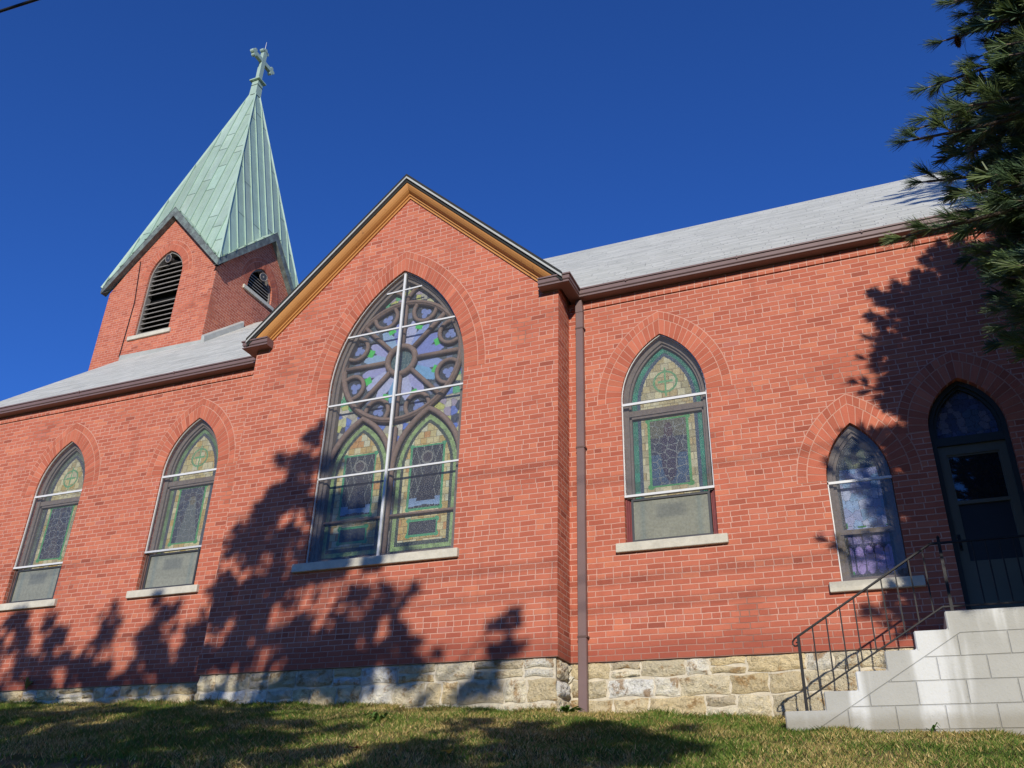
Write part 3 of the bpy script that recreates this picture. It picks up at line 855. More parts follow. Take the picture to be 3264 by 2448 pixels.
def lancet(a, label, jamb, cols, green, dark, seed, fig):
    Y = YN; pl = lambda d, u, v: (u, Y+d, v)
    mb = MB()
    ring_frame(mb, a, -.004, -.075, lambda d, u, v: (u, Y+.11+d, v), .12)
    ring_frame(mb, a, -.070, -.105, lambda d, u, v: (u, Y+.14+d, v), .08)
    zr = a.zs-.10; mb.box(a.c-a.a+.06, a.c+a.a-.06, Y+.125, Y+.2, zr-.085, zr-.004); mb.box(a.c-a.a+.06, a.c+a.a-.06, Y+.14, Y+.2, zr-.12, zr-.085)
    w = part(mb.build('arched_window', M['wood'])); w['label'] = label
    bpy.context.view_layer.update()
    for s in (1, -1):
        j = MB(); x = a.c+s*(a.a-.004)
        for i, (wd, dp) in enumerate(((.022, .055), (.044, .075), (.066, .095))):
            xa, xb = x - s*(wd-.022), x-s*wd
            j.box(min(xa, xb), max(xa, xb), Y+dp, Y+.108, a.z0+.003, a.z0+.60)
        sub(j.build('side_jamb', jamb), w)
    brick_arch(a, pl, w)
    for o in [o for o in C.objects if o.parent == w and o.name.startswith(('brick_arch', 'arch_mortar'))]: o.matrix_parent_inverse = w.matrix_world.inverted()
    sill(a.c-a.a-.115, a.c+a.a+.115, Y, a.z0-.125, a.z0, parent=w)
    sub(raster('stained_glass', a, a.c-a.a, a.c+a.a, a.z0+.55, a.za, .0115, lambda u, v: (u, np.full_like(u, Y+.185), v), lancet_glass(a, green, dark, seed, fig, cols), M['mosaic'], None, .06), w)
    # storm panes with white aluminium edges
    mb = MB(); zb = a.z0+.61; zm = a.zs-.045; yp = Y+.035
    o = a.outline(-.012, zb+.02); mb.face([(p[0], yp, p[1]) for p in o])
    sub(mb.build('storm_pane', M['pane']), w)
    mb = MB(); mb.box(a.c-a.a+.002, a.c+a.a-.002, yp-.014, yp+.012, zm-.016, zm+.018)
    mb.box(a.c-a.a+.002, a.c+a.a-.002, yp-.022, yp+.03, zb-.008, zb+.022)
    for s in (1, -1): mb.box(min(a.c+s*a.a*.997, a.c+s*(a.a-.016)), max(a.c+s*a.a*.997, a.c+s*(a.a-.016)), yp-.012, yp+.012, zb+.024, a.zs)
    ring_frame(mb, Arch(a.c, a.a, a.zs, a.zs, a.za), -.002, -.012, lambda d, u, v: (u, yp-.010+d, v), .02, bottom=False)
    sub(mb.build('glazing_bar', M['alu']), w)
    # recessed lower sash
    mb = MB(); x0, x1 = a.c-a.a+.075, a.c+a.a-.075; z0, z1 = a.z0+.006, a.z0+.585; ys = Y+.06; f = .028
    mb.box(x0, x1, ys, ys+.03, z0, z0+f+.012); mb.box(x0, x1, ys, ys+.03, z1-f, z1); mb.box(x0, x0+f, ys+.001, ys+.03, z0, z1); mb.box(x1-f, x1, ys+.001, ys+.03, z0, z1)
    sub(mb.build('lower_sash', M['darkframe']), w)
    aa = Arch(a.c, a.a-.1, a.z0, 9, 10)
    g = raster('sash_glass', aa, x0+f, x1-f, z0+f, z1-f, .02, lambda u, v: (u, np.full_like(u, ys+.018), v), low_glass(a, seed), M['frost'], None, -1)
    sub(g, w)
    return w
bpy.context.view_layer.update()
lancet(A_R, 'arched window with dark figure panel and burgundy jambs', M['burgundy'], BEIGE, (.018, .155, .105), (.035, .06, .10), 1., 0)
lancet(A_L2, 'arched window left of the gabled transept with grey robed figure', M['brownjamb'], AMBER[:5]+BEIGE[:3], (.10, .17, .075), (.05, .06, .075), 2., 1)
lancet(A_L1, 'leftmost arched window with brown jambs', M['brownjamb'], AMBER[:5]+BEIGE, (.075, .095, .07), (.05, .055, .07), 3., 2)

def big_window():
    a = A_BIG; Y = YT; pl = lambda d, u, v: (u, Y+d, v)
    mb = MB()
    ring_frame(mb, a, -.004, -.055, lambda d, u, v: (u, Y+.10+d, v), .16)
    ring_frame(mb, a, -.050, -.105, lambda d, u, v: (u, Y+.135+d, v), .1)
    w = part(mb.build('rose_window', M['wood'])); w['label'] = 'tall rose window with tracery wheel above two lancets'
    bpy.context.view_layer.update()
    brick_arch(a, pl, w)
    for o in [o for o in C.objects if o.parent == w]: o.matrix_parent_inverse = w.matrix_world.inverted()
    sill(a.c-a.a-.16, a.c+a.a+.085, Y, a.z0-.135, a.z0-.006, .06, w)
    sub(raster('stained_glass', a, a.c-a.a, a.c+a.a, a.z0, a.za, .0115, lambda u, v: (u, np.full_like(u, Y+.225), v), big_glass, M['mosaic'], None, .05), w)
    # tracery: rounded stone-brown ribs
    t = MB(); y = Y+.185; cx, cz = ROSE
    arc = lambda x, z, r, t0, t1, n: [(x+r*math.cos(R(t0+(t1-t0)*i/n)), y, z+r*math.sin(R(t0+(t1-t0)*i/n))) for i in range(n+1)]
    t.tube(arc(cx, cz, 1.005, 0, 360, 64)[:-1], .048, 8, closed=True)
    t.tube([(p[0], p[1]-.035, p[2]) for p in arc(cx, cz, 1.005, 0, 360, 64)[:-1]], .022, 6, closed=True)
    t.tube(arc(cx, cz, .235, 0, 360, 32)[:-1], .048, 8, closed=True)
    for k in range(8):
        c_, s_ = math.cos(R(45*k)), math.sin(R(45*k))
        t.tube([(cx+.26*c_, y, cz+.26*s_), (cx+.99*c_, y, cz+.99*s_)], .036, 8)
        m = 22.5+45*k; ux, uz = cx+.885*math.cos(R(m)), cz+.885*math.sin(R(m))
        pth = arc(ux, uz, .192, m+90-12, m+270+12, 14)
        ex = lambda p: (p[0]+.09*math.cos(R(m)), y, p[2]+.09*math.sin(R(m)))
        t.tube([ex(pth[0])]+pth+[ex(pth[-1])], .034, 7)
    for L in (L_L, L_R):
        hd = L.head(.035, 14)
        pth = [(L.c+L.a+.035, y, L.z0-.1)]+[(p[0], y, p[1]) for p in hd]+[(L.c-L.a-.035, y, L.z0-.1)]
        t.tube(pth, .044, 7)
        t.box(L.c-L.a, L.c+L.a, y-.012, y+.03, 4.045, 4.075)
    t.box(TX-.035, TX+.035, y-.03, y+.04, 3.45, 5.42)
    # upper pair of branching ribs
    t.tube([(TX, y, 7.55), (TX-.03, y, 7.66), (TX-.12, y, 7.76), (TX-.28, y, 7.84)], .034, 7); t.tube([(TX, y, 7.55), (TX+.03, y, 7.68), (TX+.13, y, 7.80), (TX+.25, y, 7.86)], .034, 7)
    sub(t.build('tracery', M['tracery'], smooth=True), w)
    # storm glazing
    mb = MB(); yp = Y+.045; mb.face([(p[0], yp, p[1]) for p in a.outline(-.012, a.z0+.01)]); sub(mb.build('storm_pane', M['pane']), w)
    mb = MB()
    for z in (7.035, 5.868, 4.69):
        e = float(a.edge(np.array([0.]), np.array([z]))[0]); hw = a.a if z < a.zs else math.sqrt(a.R**2-(z-a.zs)**2)-a.k
        mb.box(a.c-hw+.004, a.c-.025, yp-.012, yp+.010, z-.013, z+.013); mb.box(a.c+.025, a.c+hw-.004, yp-.012, yp+.010, z-.013, z+.013)
    mb.box(a.c-.018, a.c+.018, yp-.018, yp+.012, a.z0+.002, a.za-.04)
    mb.box(a.c-a.a+.002, a.c-a.a+.016, yp-.012, yp+.012, a.z0+.002, a.zs)
    mb.bar((a.c-.30, yp-.016, 7.70), (a.c+.32, yp-.016, 7.72), .01, .022)
    ring_frame(mb, Arch(a.c, a.a, a.zs, a.zs, a.za), -.002, -.011, lambda d, u, v: (u, yp-.010+d, v), .02, bottom=False)
    sub(mb.build('glazing_bar', M['alu']), w)
    return w
big_window()

def small_window():
    a = A_S; Y = YN; pl = lambda d, u, v: (u, Y+d, v)
    mb = MB(); ring_frame(mb, a, -.004, -.06, lambda d, u, v: (u, Y+.09+d, v), .12); ring_frame(mb, a, -.055, -.095, lambda d, u, v: (u, Y+.12+d, v), .1)
    mb.box(a.c-a.a+.05, a.c+a.a-.05, Y+.11, Y+.17, 3.315, 3.37)
    w = part(mb.build('arched_window', M['wood'])); w['label'] = 'small arched window of lavender glass beside the stairs'
    bpy.context.view_layer.update()
    brick_arch(a, pl, w)
    for o in [o for o in C.objects if o.parent == w]: o.matrix_parent_inverse = w.matrix_world.inverted()
    sill(a.c-a.a-.13, a.c+a.a+.14, Y, a.z0-.125, a.z0, parent=w)
    sub(raster('stained_glass', a, a.c-a.a, a.c+a.a, a.z0, a.za, .0095, lambda u, v: (u, np.full_like(u, Y+.16), v), small_glass, M['mosaic'], None, .05), w)
    mb = MB(); yp = Y+.035; mb.face([(p[0], yp, p[1]) for p in a.outline(-.012, a.z0+.01)]); sub(mb.build('storm_pane', M['pane']), w)
    mb = MB(); mb.box(a.c-a.a+.002, a.c+a.a-.002, yp-.012, yp+.010, 3.912, 3.942); mb.box(a.c-a.a+.002, a.c-a.a+.014, yp-.012, yp+.012, a.z0+.002, a.zs)
    sub(mb.build('glazing_bar', M['alu']), w)
small_window()

def door():
    a = A_D; Y = YN; pl = lambda d, u, v: (u, Y+d, v)
    mb = MB(); ring_frame(mb, a, -.003, -.055, lambda d, u, v: (u, Y+.08+d, v), .2, bottom=False)
    ring_frame(mb, a, -.05, -.085, lambda d, u, v: (u, Y+.12+d, v), .12, bottom=False)
    mb.box(a.c-a.a+.05, a.c+a.a-.05, Y+.09, Y+.2, 4.245, 4.345)
    w = part(mb.build('door_frame', M['doorframe'])); bpy.context.view_layer.update()
    brick_arch(a, pl, w)
    for o in [o for o in C.objects if o.parent == w]: o.matrix_parent_inverse = w.matrix_world.inverted()
    sub(raster('transom_glass', a, a.c-a.a, a.c+a.a, 4.34, a.za, .012, lambda u, v: (u, np.full_like(u, Y+.17), v), transom_glass, M['mosaic'], None, .06), w)
    d = MB(); x0, x1, z0, z1, y = a.c-a.a+.055, a.c+a.a-.055, 2.095, 4.243, Y+.115; gx0, gx1 = x0+.075, x1-.075
    d.box(x0, gx0, y, y+.05, z0, z1); d.box(gx1, x1, y, y+.05, z0, z1); d.box(gx0, gx1, y, y+.05, 4.135, z1); d.box(gx0, gx1, y, y+.05, z0, 2.90)
    d.box(gx0, gx1, y+.006, y+.045, 3.545, 3.585)
    for p in ((gx0, gx0+.02, 2.90, 4.135), (gx1-.02, gx1, 2.90, 4.135), (gx0+.02, gx1-.02, 4.115, 4.135)): d.box(p[0], p[1], y+.012, y+.04, p[2], p[3])
    dd = part(d.build('storm_door', M['doorpaint'])); bpy.context.view_layer.update()
    g = MB(); g.box(gx0, gx1, y+.024, y+.030, 3.585, 4.135); sub(g.build('door_pane', M['doorglass']), dd)
    g = MB(); g.box(gx0, gx1, y+.034, y+.040, 2.90, 3.545); sub(g.build('door_screen', M['screen']), dd)
    h = MB(); h.box(x0+.016, x0+.046, y-.012, y-.001, 3.02, 3.20); h.tube([(x0+.03, y-.012, 3.05), (x0+.03, y-.045, 3.07), (x0+.03, y-.045, 3.15), (x0+.03, y-.012, 3.17)], .008, 6)
    sub(h.build('door_handle', M['iron']), dd)
door()

# ------------------------------------------------------------------ tower and spire
TC = Vector((-16.075, 15.83)); TH = 1.765; TF = TC.y-TH; TXR = TC.x+TH; TXL = TC.x-TH
A_TF = Arch(-16.015, .555, 11.225, 12.95, 13.74); A_TS = Arch(15.74, .505, 12.93, 13.10, 13.81)
mb = MB(); zt0, ztc, zta = 8.0, 12.80, 14.98
mb.holed([(TXL, zt0), (TXR, zt0), (TXR, ztc), (TC.x, zta), (TXL, ztc)], [A_TF.outline()], plane_y(TF))
mb.holed([(TF, zt0), (TC.y+TH, zt0), (TC.y+TH, ztc), (TC.y, zta), (TF, ztc)], [A_TS.outline()], plane_x(TXR))
for k in (0, 1):
    if k == 0: mb.face([(TXL, TF, zt0), (TXL, TC.y+TH, zt0), (TXL, TC.y+TH, ztc), (TXL, TC.y, zta), (TXL, TF, ztc)])
    else: mb.face([(TXL, TC.y+TH, zt0), (TXR, TC.y+TH, zt0), (TXR, TC.y+TH, ztc), (TC.x, TC.y+TH, zta), (TXL, TC.y+TH, ztc)])
ptf = lambda d, u, v: (u, TF+d, v); pts_ = lambda d, u, v: (TXR-d, u, v)
reveal(mb, A_TF.outline(), ptf, .25); reveal(mb, A_TS.outline(), pts_, .25)
part(mb.build('tower_wall', M['brick']))

SH, SZ0, SAZ = 1.93, 12.92, 21.40
def sph(z): return SH*(SAZ-z)/(SAZ-SZ0)
def zval(u): return 15.09-(15.09-SZ0)*min(1, abs(u)/SH)    # valley between gablet and spire face
NORM4 = [(0, -1), (1, 0), (0, 1), (-1, 0)]
def P4(k, u, out, z):                     # face k: u along face, out from centre
    n = NORM4[k]; t = (-n[1], n[0]); return (TC.x+n[0]*out+t[0]*u, TC.y+n[1]*out+t[1]*u, z)
mb = MB(); ZC = 20.95; PCOL = [(1, 1, 1), (.96, 1.01, .98), (1.02, .99, .96), (.92, .94, .91), (1.04, 1.03, 1.01), (.86, .87, .83)]
GZ = 15.09; SP = .335
for k in range(4):
    hb, ht = sph(SZ0), sph(ZC)
    ns = int(hb/SP)+1
    for i in range(-ns, ns+1):                       # one panel per seam bay
        u0, u1 = (i-.5)*SP, (i+.5)*SP
        zs_ = [SZ0]; cuts = sorted(random.uniform(SZ0, SAZ-1) for _ in range(3)); levels = [SZ0]+cuts+[ZC]
        for a0, a1 in zip(levels[:-1], levels[1:]):
            m = 6; col = random.choice(PCOL); sh = random.uniform(.9, 1.08); col = tuple(c*sh for c in col)
            zz = [a0+(a1-a0)*q/m for q in range(m+1)]
            for za_, zb_ in zip(zz[:-1], zz[1:]):
                pts = []
                for z, ua in ((za_, u0), (za_, u1), (zb_, u1), (zb_, u0)):
                    h_ = sph(z); uc_ = max(-h_, min(h_, ua)); pts.append((uc_, max(z, zval(uc_))))
                if (pts[2][1]-pts[1][1]) + (pts[3][1]-pts[0][1]) < 1e-4: continue
                if abs(pts[0][0]-pts[1][0]) < 1e-5 and abs(pts[2][0]-pts[3][0]) < 1e-5: continue
                mb.face([P4(k, u, sph(z), z) for u, z in pts], col)
            if a0 > SZ0:                                # lapped cross joint
                h_ = sph(a0); ua, ub = max(-h_, u0), min(h_, u1)
                if ub-ua > .05 and a0 > max(zval(ua), zval(ub)):
                    mb.face([P4(k, ua, h_+.004, a0), P4(k, ub, h_+.004, a0), P4(k, ub, sph(a0+.03)+.004, a0+.03), P4(k, ua, sph(a0+.03)+.004, a0+.03)], (.48, .52, .48))
    for i in range(-ns, ns):                          # standing seams
        u = (i+.5)*SP
        if abs(u) >= hb: continue
        ztop = SAZ-(SAZ-SZ0)*abs(u)/SH; ztop = min(ztop, ZC); zl = zval(u)
        a, b = Vector(P4(k, u, sph(zl), zl)), Vector(P4(k, u, sph(ztop), ztop)); n = Vector((*NORM4[k], .22)).normalized()
        mb.bar(a+n*.012, b+n*.012, .016, .034, up=n, col=(.9, .95, .92))
    a, b = Vector(P4(k, hb, hb, SZ0)), Vector(P4(k, ht, ht, ZC)); n = (Vector(P4(k, 1, 1, 0))-Vector((TC.x, TC.y, 0))).normalized()
    mb.bar(a, b, .045, .05, up=n, col=(1.05, 1.08, 1.05))
    # small gable roof on each face
    ov = SH
    for s in (1, -1):
        G = P4(k, 0, ov, GZ); Cn = P4(k, s*SH, ov, SZ0); I = P4(k, 0, sph(GZ)-.02, GZ)
        mb.face([G, Cn, I], (1.0, 1.0, .97))
        g3, c3, i3 = Vector(G), Vector(Cn), Vector(I); nn = (c3-g3).cross(i3-g3).normalized(); nn = nn if nn.z > 0 else -nn
        for q in range(1, 12):
            f = q/12; p = g3.lerp(c3, f); p2 = p.lerp(i3, .10*(1-f)+.05)
            if q % 2: mb.bar(p+nn*.012, p2+nn*.012+(p2-p)*.2, .05, .03, up=nn, col=(.75, .8, .7))
part(mb.build('copper_spire', M['copper']))
mb = MB()
for k in range(4):
    for s in (1, -1):
        o = SH-.005
        pts = [P4(k, 0, o, GZ-.012), P4(k, s*SH, o, SZ0-.012), P4(k, s*SH, o, SZ0-.15), P4(k, s*(SH-.03), o, SZ0-.185), P4(k, 0, o, GZ-.30)]
        n = NORM4[k]; mb.prism(pts, (-n[0]*.03, -n[1]*.03, 0))
        pts = [P4(k, 0, o-.03, GZ-.285), P4(k, s*(SH-.01), o-.03, SZ0-.17)]
        b = [(p[0]-n[0]*.16, p[1]-n[1]*.16, p[2]) for p in pts]; mb.face([pts[0], pts[1], b[1], b[0]])
part(mb.build('gable_fascia', M['fascia']))
# finial and cross
mb = MB(); Z0 = 20.92
h0, h1 = sph(Z0)+.02, .115
for k in range(4): mb.face([P4(k, -h0, h0, Z0), P4(k, h0, h0, Z0), P4(k, h1, h1, 21.52), P4(k, -h1, h1, 21.52)], (1, 1, .97))
mb.box(TC.x-.19, TC.x+.19, TC.y-.19, TC.y+.19, 21.52, 21.565, (1.05, 1.1, 1.0)); mb.box(TC.x-.139, TC.x+.139, TC.y-.139, TC.y+.139, 21.318, 21.33, (.4, .42, .4))
part(mb.build('spire_cap', M['copper'], bevel=.01))
mb = MB(); cx, cy = TC.x, TC.y; ZX = 22.46
w = .062
def trefoil(y, z, dy, dz):
    """budded arm end: three lobes on a block"""
    for oy, oz, r in ((dy*.07, dz*.07, .070), (dz*.10, dy*.10, .060), (-dz*.10, -dy*.10, .060)):
        mb.prism([(cx-w, y+oy+r*math.cos(2*math.pi*i/10), z+oz+r*math.sin(2*math.pi*i/10)) for i in range(10)], (2*w, 0, 0), (1, 1, 1))
mb.box(cx-w, cx+w, cy-.082, cy+.082, 21.565, 22.90, (1, 1, 1)); mb.box(cx-w+.002, cx+w-.002, cy-.43, cy+.43, ZX-.07, ZX+.07, (1, 1, 1))
trefoil(cy, 22.88, 0, 1); trefoil(cy-.42, ZX, -1, 0); trefoil(cy+.42, ZX, 1, 0)
cr = part(mb.build('spire_cross', M['copper'])); bpy.context.view_layer.update()
mb = MB(); mb.tube([(cx, cy, 22.95), (cx, cy, 23.36)], [.014, .006], 6, (1.5, 1.5, 1.6)); sub(mb.build('lightning_rod', M['alu']), cr)

def louver(a, plf, along, Ypl, dirn, n, skip):
    """arched belfry opening with slats; plf(d,u,v)"""
    mb = MB(); ring_frame(mb, a, -.003, -.05, lambda d, u, v: plf(.05+d, u, v), .15)
    w = part(mb.build('belfry_window', M['slat'])); bpy.context.view_layer.update()
    brick_arch(a, plf, w, .20, .11)
    for o in [o for o in C.objects if o.parent == w]: o.matrix_parent_inverse = w.matrix_world.inverted()
    mb = MB(); H = a.za-a.z0
    for i in range(n):
        if i in skip: continue
        z = a.z0+.08+i*(H-.35)/n
        hw = a.a-.04 if z < a.zs else max(.05, math.sqrt(max(a.R**2-(z+.05-a.zs)**2, 0))-a.k-.04)
        c = [plf(.07, a.c-hw, z), plf(.07, a.c-hw, z+.026), plf(.20, a.c-hw, z+.115), plf(.20, a.c-hw, z+.09)]
        e = Vector(plf(0, a.c+hw, 0))-Vector(plf(0, a.c-hw, 0)); mb.prism(c, e)
    sub(mb.build('louver', M['slat']), w)
    mb = MB(); mb.face([plf(.24, *p) for p in a.outline(.02)]); sub(mb.build('belfry_shade_sheet', M['black']), w)  # near-black sheet painted to stand for the unlit tower interior
    mb = MB(); p = [plf(-.05, a.c-a.a-.16, a.z0-.115), plf(-.05, a.c-a.a-.16, a.z0-.005), plf(.12, a.c-a.a-.16, a.z0+.008), plf(.12, a.c-a.a-.16, a.z0-.115)]
    e = Vector(plf(0, a.c+a.a+.1, 0))-Vector(plf(0, a.c-a.a-.16, 0)); mb.prism(p, e); sub(mb.build('window_sill', M['sill'], bevel=.006), w)
    return w
louver(A_TF, ptf, 'x', TF, 0, 15, (7,))['label'] = 'tall louvered belfry opening on the sunlit face'
louver(A_TS, pts_, 'y', TXR, 1, 6, ())['label'] = 'short louvered belfry opening on the shaded face'
def horn(name, p, d, label):
    mb = MB(); p = Vector(p); d = Vector(d).normalized(); prof = [(0, .03), (.06, .036), (.12, .058), (.17, .092), (.19, .11)]
    mb.tube([p+d*s for s, r in prof], [r for s, r in prof], 14)
    o = mb.build(name, M['horn'], smooth=True); tag(o, label, 'loudspeaker', 'horn loudspeakers in the belfry openings')
    rm = MB(); q = d.orthogonal().normalized(); b = d.cross(q)
    rm.tube([p+d*.19+(q*math.cos(t)+b*math.sin(t))*.11 for t in [2*math.pi*i/18 for i in range(18)]], .012, 6, closed=True)
    rm.build('horn_rim', M['horn'], o); 
    mo = MB(); mo.face([p+d*.192+(q*math.cos(t)+b*math.sin(t))*.10 for t in [2*math.pi*i/18 for i in range(18)]]); mo.build('horn_hollow_dark', M['darkframe'], o)  # dark disc painted for the shade inside the open horn
    ct = MB(); ct.tube([p+d*.17, p+d*.20], [.045, .02], 8); ct.build('horn_driver', M['slat'], o)
horn('loudspeaker', (-15.99, TF+.16, 13.52), (-.15, -1, -.25), 'round horn speaker in the tip of the sunlit belfry opening')
horn('loudspeaker', (TXR-.14, 15.80, 13.58), (1, -.35, -.15), 'round horn speaker in the tip of the shaded belfry opening')
# flashing where the tower meets the roof
mb = MB()
y0, y1 = TF-.02, 15.5
mb.face([(-16.86, TF-.012, roofz(TF)-.05), (TXR+.01, TF-.012, roofz(TF)-.05), (TXR+.01, TF-.012, roofz(TF)+.07), (-16.86, TF-.012, roofz(TF)+.13)])
nn = Vector((0, -SL, 1)).normalized()
mb.prism([(TXR+.002, TF-.02, roofz(TF)-.03), (TXR+.11, TF-.02, roofz(TF)-.03), (TXR+.09, TF-.02, roofz(TF)+.16), (TXR+.002, TF-.02, roofz(TF)+.20)], (0, 1.25, 1.25*SL))
part(mb.build('roof_flashing', M['flash'], bevel=.01))
mb = MB(); mb.tube([(-17.0, TF-.02, 13.62), (-16.83, TF-.02, 12.3), (-16.87, TF-.02, 10.68)], .010, 5)
part(mb.build('conductor_wire', M['cable']))

# ------------------------------------------------------------------ steps and handrail
FY = 9.25; steps = MB(); XEND = 3.2
prof = [(-1.10, .7), (-1.10, 1.243), (-.725, 1.243), (-.725, 1.412), (-.418, 1.412), (-.418, 1.582), (-.137, 1.582), (-.137, 1.755), (.147, 1.755), (.147, 1.924), (.44, 1.924), (.44, 2.089), (XEND, 2.089), (XEND, .7)]
steps.prism([(x, FY, z) for x, z in prof], (0, YN-.04-FY, 0))
st = steps.build('concrete_steps', M['concrete'], bevel=.012)
tag(st, 'whitewashed concrete block steps rising to the side door', 'steps')
HY = FY+.05
rail = bpy.data.objects.new('handrail', None); rail.location = (-.9, HY, 1.25); C.objects.link(rail)
tag(rail, 'black iron handrail with a scrolled end on the concrete steps', 'handrail')
bpy.context.view_layer.update()
def rsub(o): return sub(o, rail)
zt_ = lambda x: 1.947+(x+.893)*.6073 if x < .434 else 2.753
zb_ = lambda x: 1.352+(x+.892)*.593 if x < .437 else 2.14
mb = MB()
mb.bar((-.905, HY, zt_(-.905)), (.434, HY, 2.753), .034, .016); mb.bar((.434, HY, 2.753), (XEND, HY, 2.753), .034, .0165)
sp = [(-.905, HY, 1.940), (-.935, HY, 1.921), (-.955, HY, 1.895), (-.957, HY, 1.868), (-.940, HY, 1.850), (-.917, HY, 1.852), (-.905, HY, 1.868), (-.912, HY, 1.884), (-.926, HY, 1.884)]
mb.tube(sp, .0085, 6); rsub(mb.build('top_rail', M['iron']))
mb = MB(); mb.bar((-.892, HY, 1.352), (.437, HY, 2.14), .022, .013); mb.bar((.437, HY, 2.14), (XEND, HY, 2.14), .022, .0135); rsub(mb.build('bottom_rail', M['iron']))
for x, z0, z1 in ((-.898, 1.243, 1.945), (.515, 2.089, 2.80), (2.6, 2.089, 2.80)):
    mb = MB(); mb.box(x-.014, x+.014, HY-.014, HY+.014, z0, z1)
    if z1 > 2: mb.tube([(x, HY, 2.80), (x, HY, 2.812), (x, HY, 2.83)], [.016, .018, .004], 8)
    rsub(mb.build('post', M['iron']))
bal = MB(); bal.box(-.0065, .0065, -.0065, .0065, 0, 1); bme = None
for i in range(24):
    x = -.893+.1385*(i+1)
    if abs(x-.515) < .05: continue
    if x > .6: x = .80+.118*(i-12)+.236
    if x > 2.55: break
    z0, z1 = zb_(x)+.004, zt_(x)-.004
    if bme is None:
        b = bal.build('baluster', M['iron']); bme = b.data
    else:
        b = bpy.data.objects.new('baluster', bme); C.objects.link(b)
    b.location = (x, HY, z0); b.scale = (1, 1, z1-z0); b.parent = rail; b.matrix_parent_inverse = rail.matrix_world.inverted()

# ------------------------------------------------------------------ ground and grass
def axis(core0, core1, step, far):
    c = list(np.arange(core0, core1+1e-6, step)); k = step; lo, hi = [core0], [core1]
    while lo[-1] > -far: k *= 1.5; lo.append(lo[-1]-k)
    k = step
    while hi[-1] < far: k *= 1.5; hi.append(hi[-1]+k)
    return np.array(sorted(set(lo[1:]+c+hi[1:])))
gx = axis(-18, 6, .15, 900); gy = axis(2, 10.45, .12, 900)
XX, YY = np.meshgrid(gx, gy); ZZ = gz(XX, YY)
ZZ = ZZ + (.014*np.sin(XX*5.1+YY*3.3)+.012*np.sin(XX*2.3-YY*6.7)+.01*np.sin(XX*9.7+1.3))*(np.abs(XX+6) < 14)
me = bpy.data.meshes.new('lawn'); nu, nv = len(gx), len(gy)
F = [(j*nu+i, j*nu+i+1, (j+1)*nu+i+1, (j+1)*nu+i) for j in range(nv-1) for i in range(nu-1)]
me.from_pydata(list(zip(XX.ravel(), YY.ravel(), ZZ.ravel())), [], F)
lawn = link('lawn', me, M['ground'], smooth=True, normals=False); lawn['kind'] = 'structure'

def blobn(x, y, s, seed):
    r = random.Random(seed); o = np.zeros_like(x)
    for _ in range(7):
        a = r.uniform(0, 6.28); k = s*r.uniform(.5, 1.6); o += np.sin((x*math.cos(a)+y*math.sin(a))*k+r.uniform(0, 6.28))
    return o/7
def grass(n, x0, x1, y0, y1, hmin, hmax, w, seed):
    rg = np.random.default_rng(seed)
    x = rg.uniform(x0, x1, n); y = rg.uniform(y0, y1, n)
    ok = ~((y > YT-.02) & (x > XT0-.02) & (x < XT1+.02)) & ~((y > FY-.01) & (x > -1.10)) & (y < YN-.0)
    x, y = x[ok], y[ok]; n = len(x)
    dry = blobn(x, y, 2.6, 5)+.55*blobn(x, y, 8, 9)+rg.normal(0, .22, n)
    z = gz(x, y)+(.014*np.sin(x*5.1+y*3.3)+.012*np.sin(x*2.3-y*6.7)+.01*np.sin(x*9.7+1.3))
    a = rg.uniform(0, 2*np.pi, n); h = rg.uniform(hmin, hmax, n)*np.where(dry > .15, .8, 1.0); lean = rg.uniform(.2, 1.8, n)*h; la = rg.uniform(0, 2*np.pi, n)
    ww = w*rg.uniform(.6, 1.3, n)
    b = np.stack([x, y, z-.01], 1); t = np.stack([np.cos(a)*ww, np.sin(a)*ww, 0*a], 1)
    tip = b+np.stack([np.cos(la)*lean, np.sin(la)*lean, h+.01], 1); mid = b*.5+tip*.5+np.stack([0*h, 0*h, h*.14], 1)
    V = np.stack([b-t, b+t, mid+t*.75, tip, mid-t*.75], 1)
    g = np.array([(.095, .165, .026), (.13, .19, .034), (.07, .135, .024), (.17, .205, .045)])[rg.integers(0, 4, n)]
    d = np.array([(.42, .32, .12), (.34, .255, .09), (.50, .40, .17), (.28, .22, .075)])[rg.integers(0, 4, n)]
    p = 1/(1+np.exp(-(dry-.02)*6)); c = 1.35*np.where((rg.uniform(0, 1, n) < p*.80+.06)[:, None], d, g)*rg.uniform(.7, 1.25, n)[:, None]
    return V, c
V1, c1 = grass(215000, -13.5, 2.4, 6.0, 10.45, .018, .050, .0042, 1)
V2, c2 = grass(26000, -18, 2.4, 3.5, 6.1, .03, .06, .006, 2)
V3, c3 = grass(9000, -16.5, 2.4, 10.22, 10.46, .04, .085, .004, 3)
V4, c4 = grass(9000, XT0, XT1, 9.80, 9.99, .04, .085, .004, 4)
V5, c5 = grass(4000, -1.2, 2.4, 9.1, 9.25, .03, .065, .004, 6)
V6, c6 = grass(14000, -13, 2.4, 6.0, 10.4, .008, .022, .011, 7)             # clover-like low leaves, in patches
keep_ = blobn(V6[:, 0, 0], V6[:, 0, 1], 3.1, 21) > .12; V6 = V6[keep_]; c6 = np.tile((.06, .145, .03), (len(V6), 1))*RNG.uniform(.7, 1.4, (len(V6), 1))
V7, c7 = grass(5000, -13, 2.4, 6.0, 10.4, .012, .02, .002, 8)               # fallen straw and needles
d_ = V7[:, 3]-V7[:, 0]; V7[:, 2:] += (d_*np.array((3.0, 3.0, .6)))[:, None]*np.array((.5, 1, .5))[None, :, None]; c7 = np.tile((.50, .38, .17), (len(V7), 1))*RNG.uniform(.6, 1.2, (len(V7), 1))
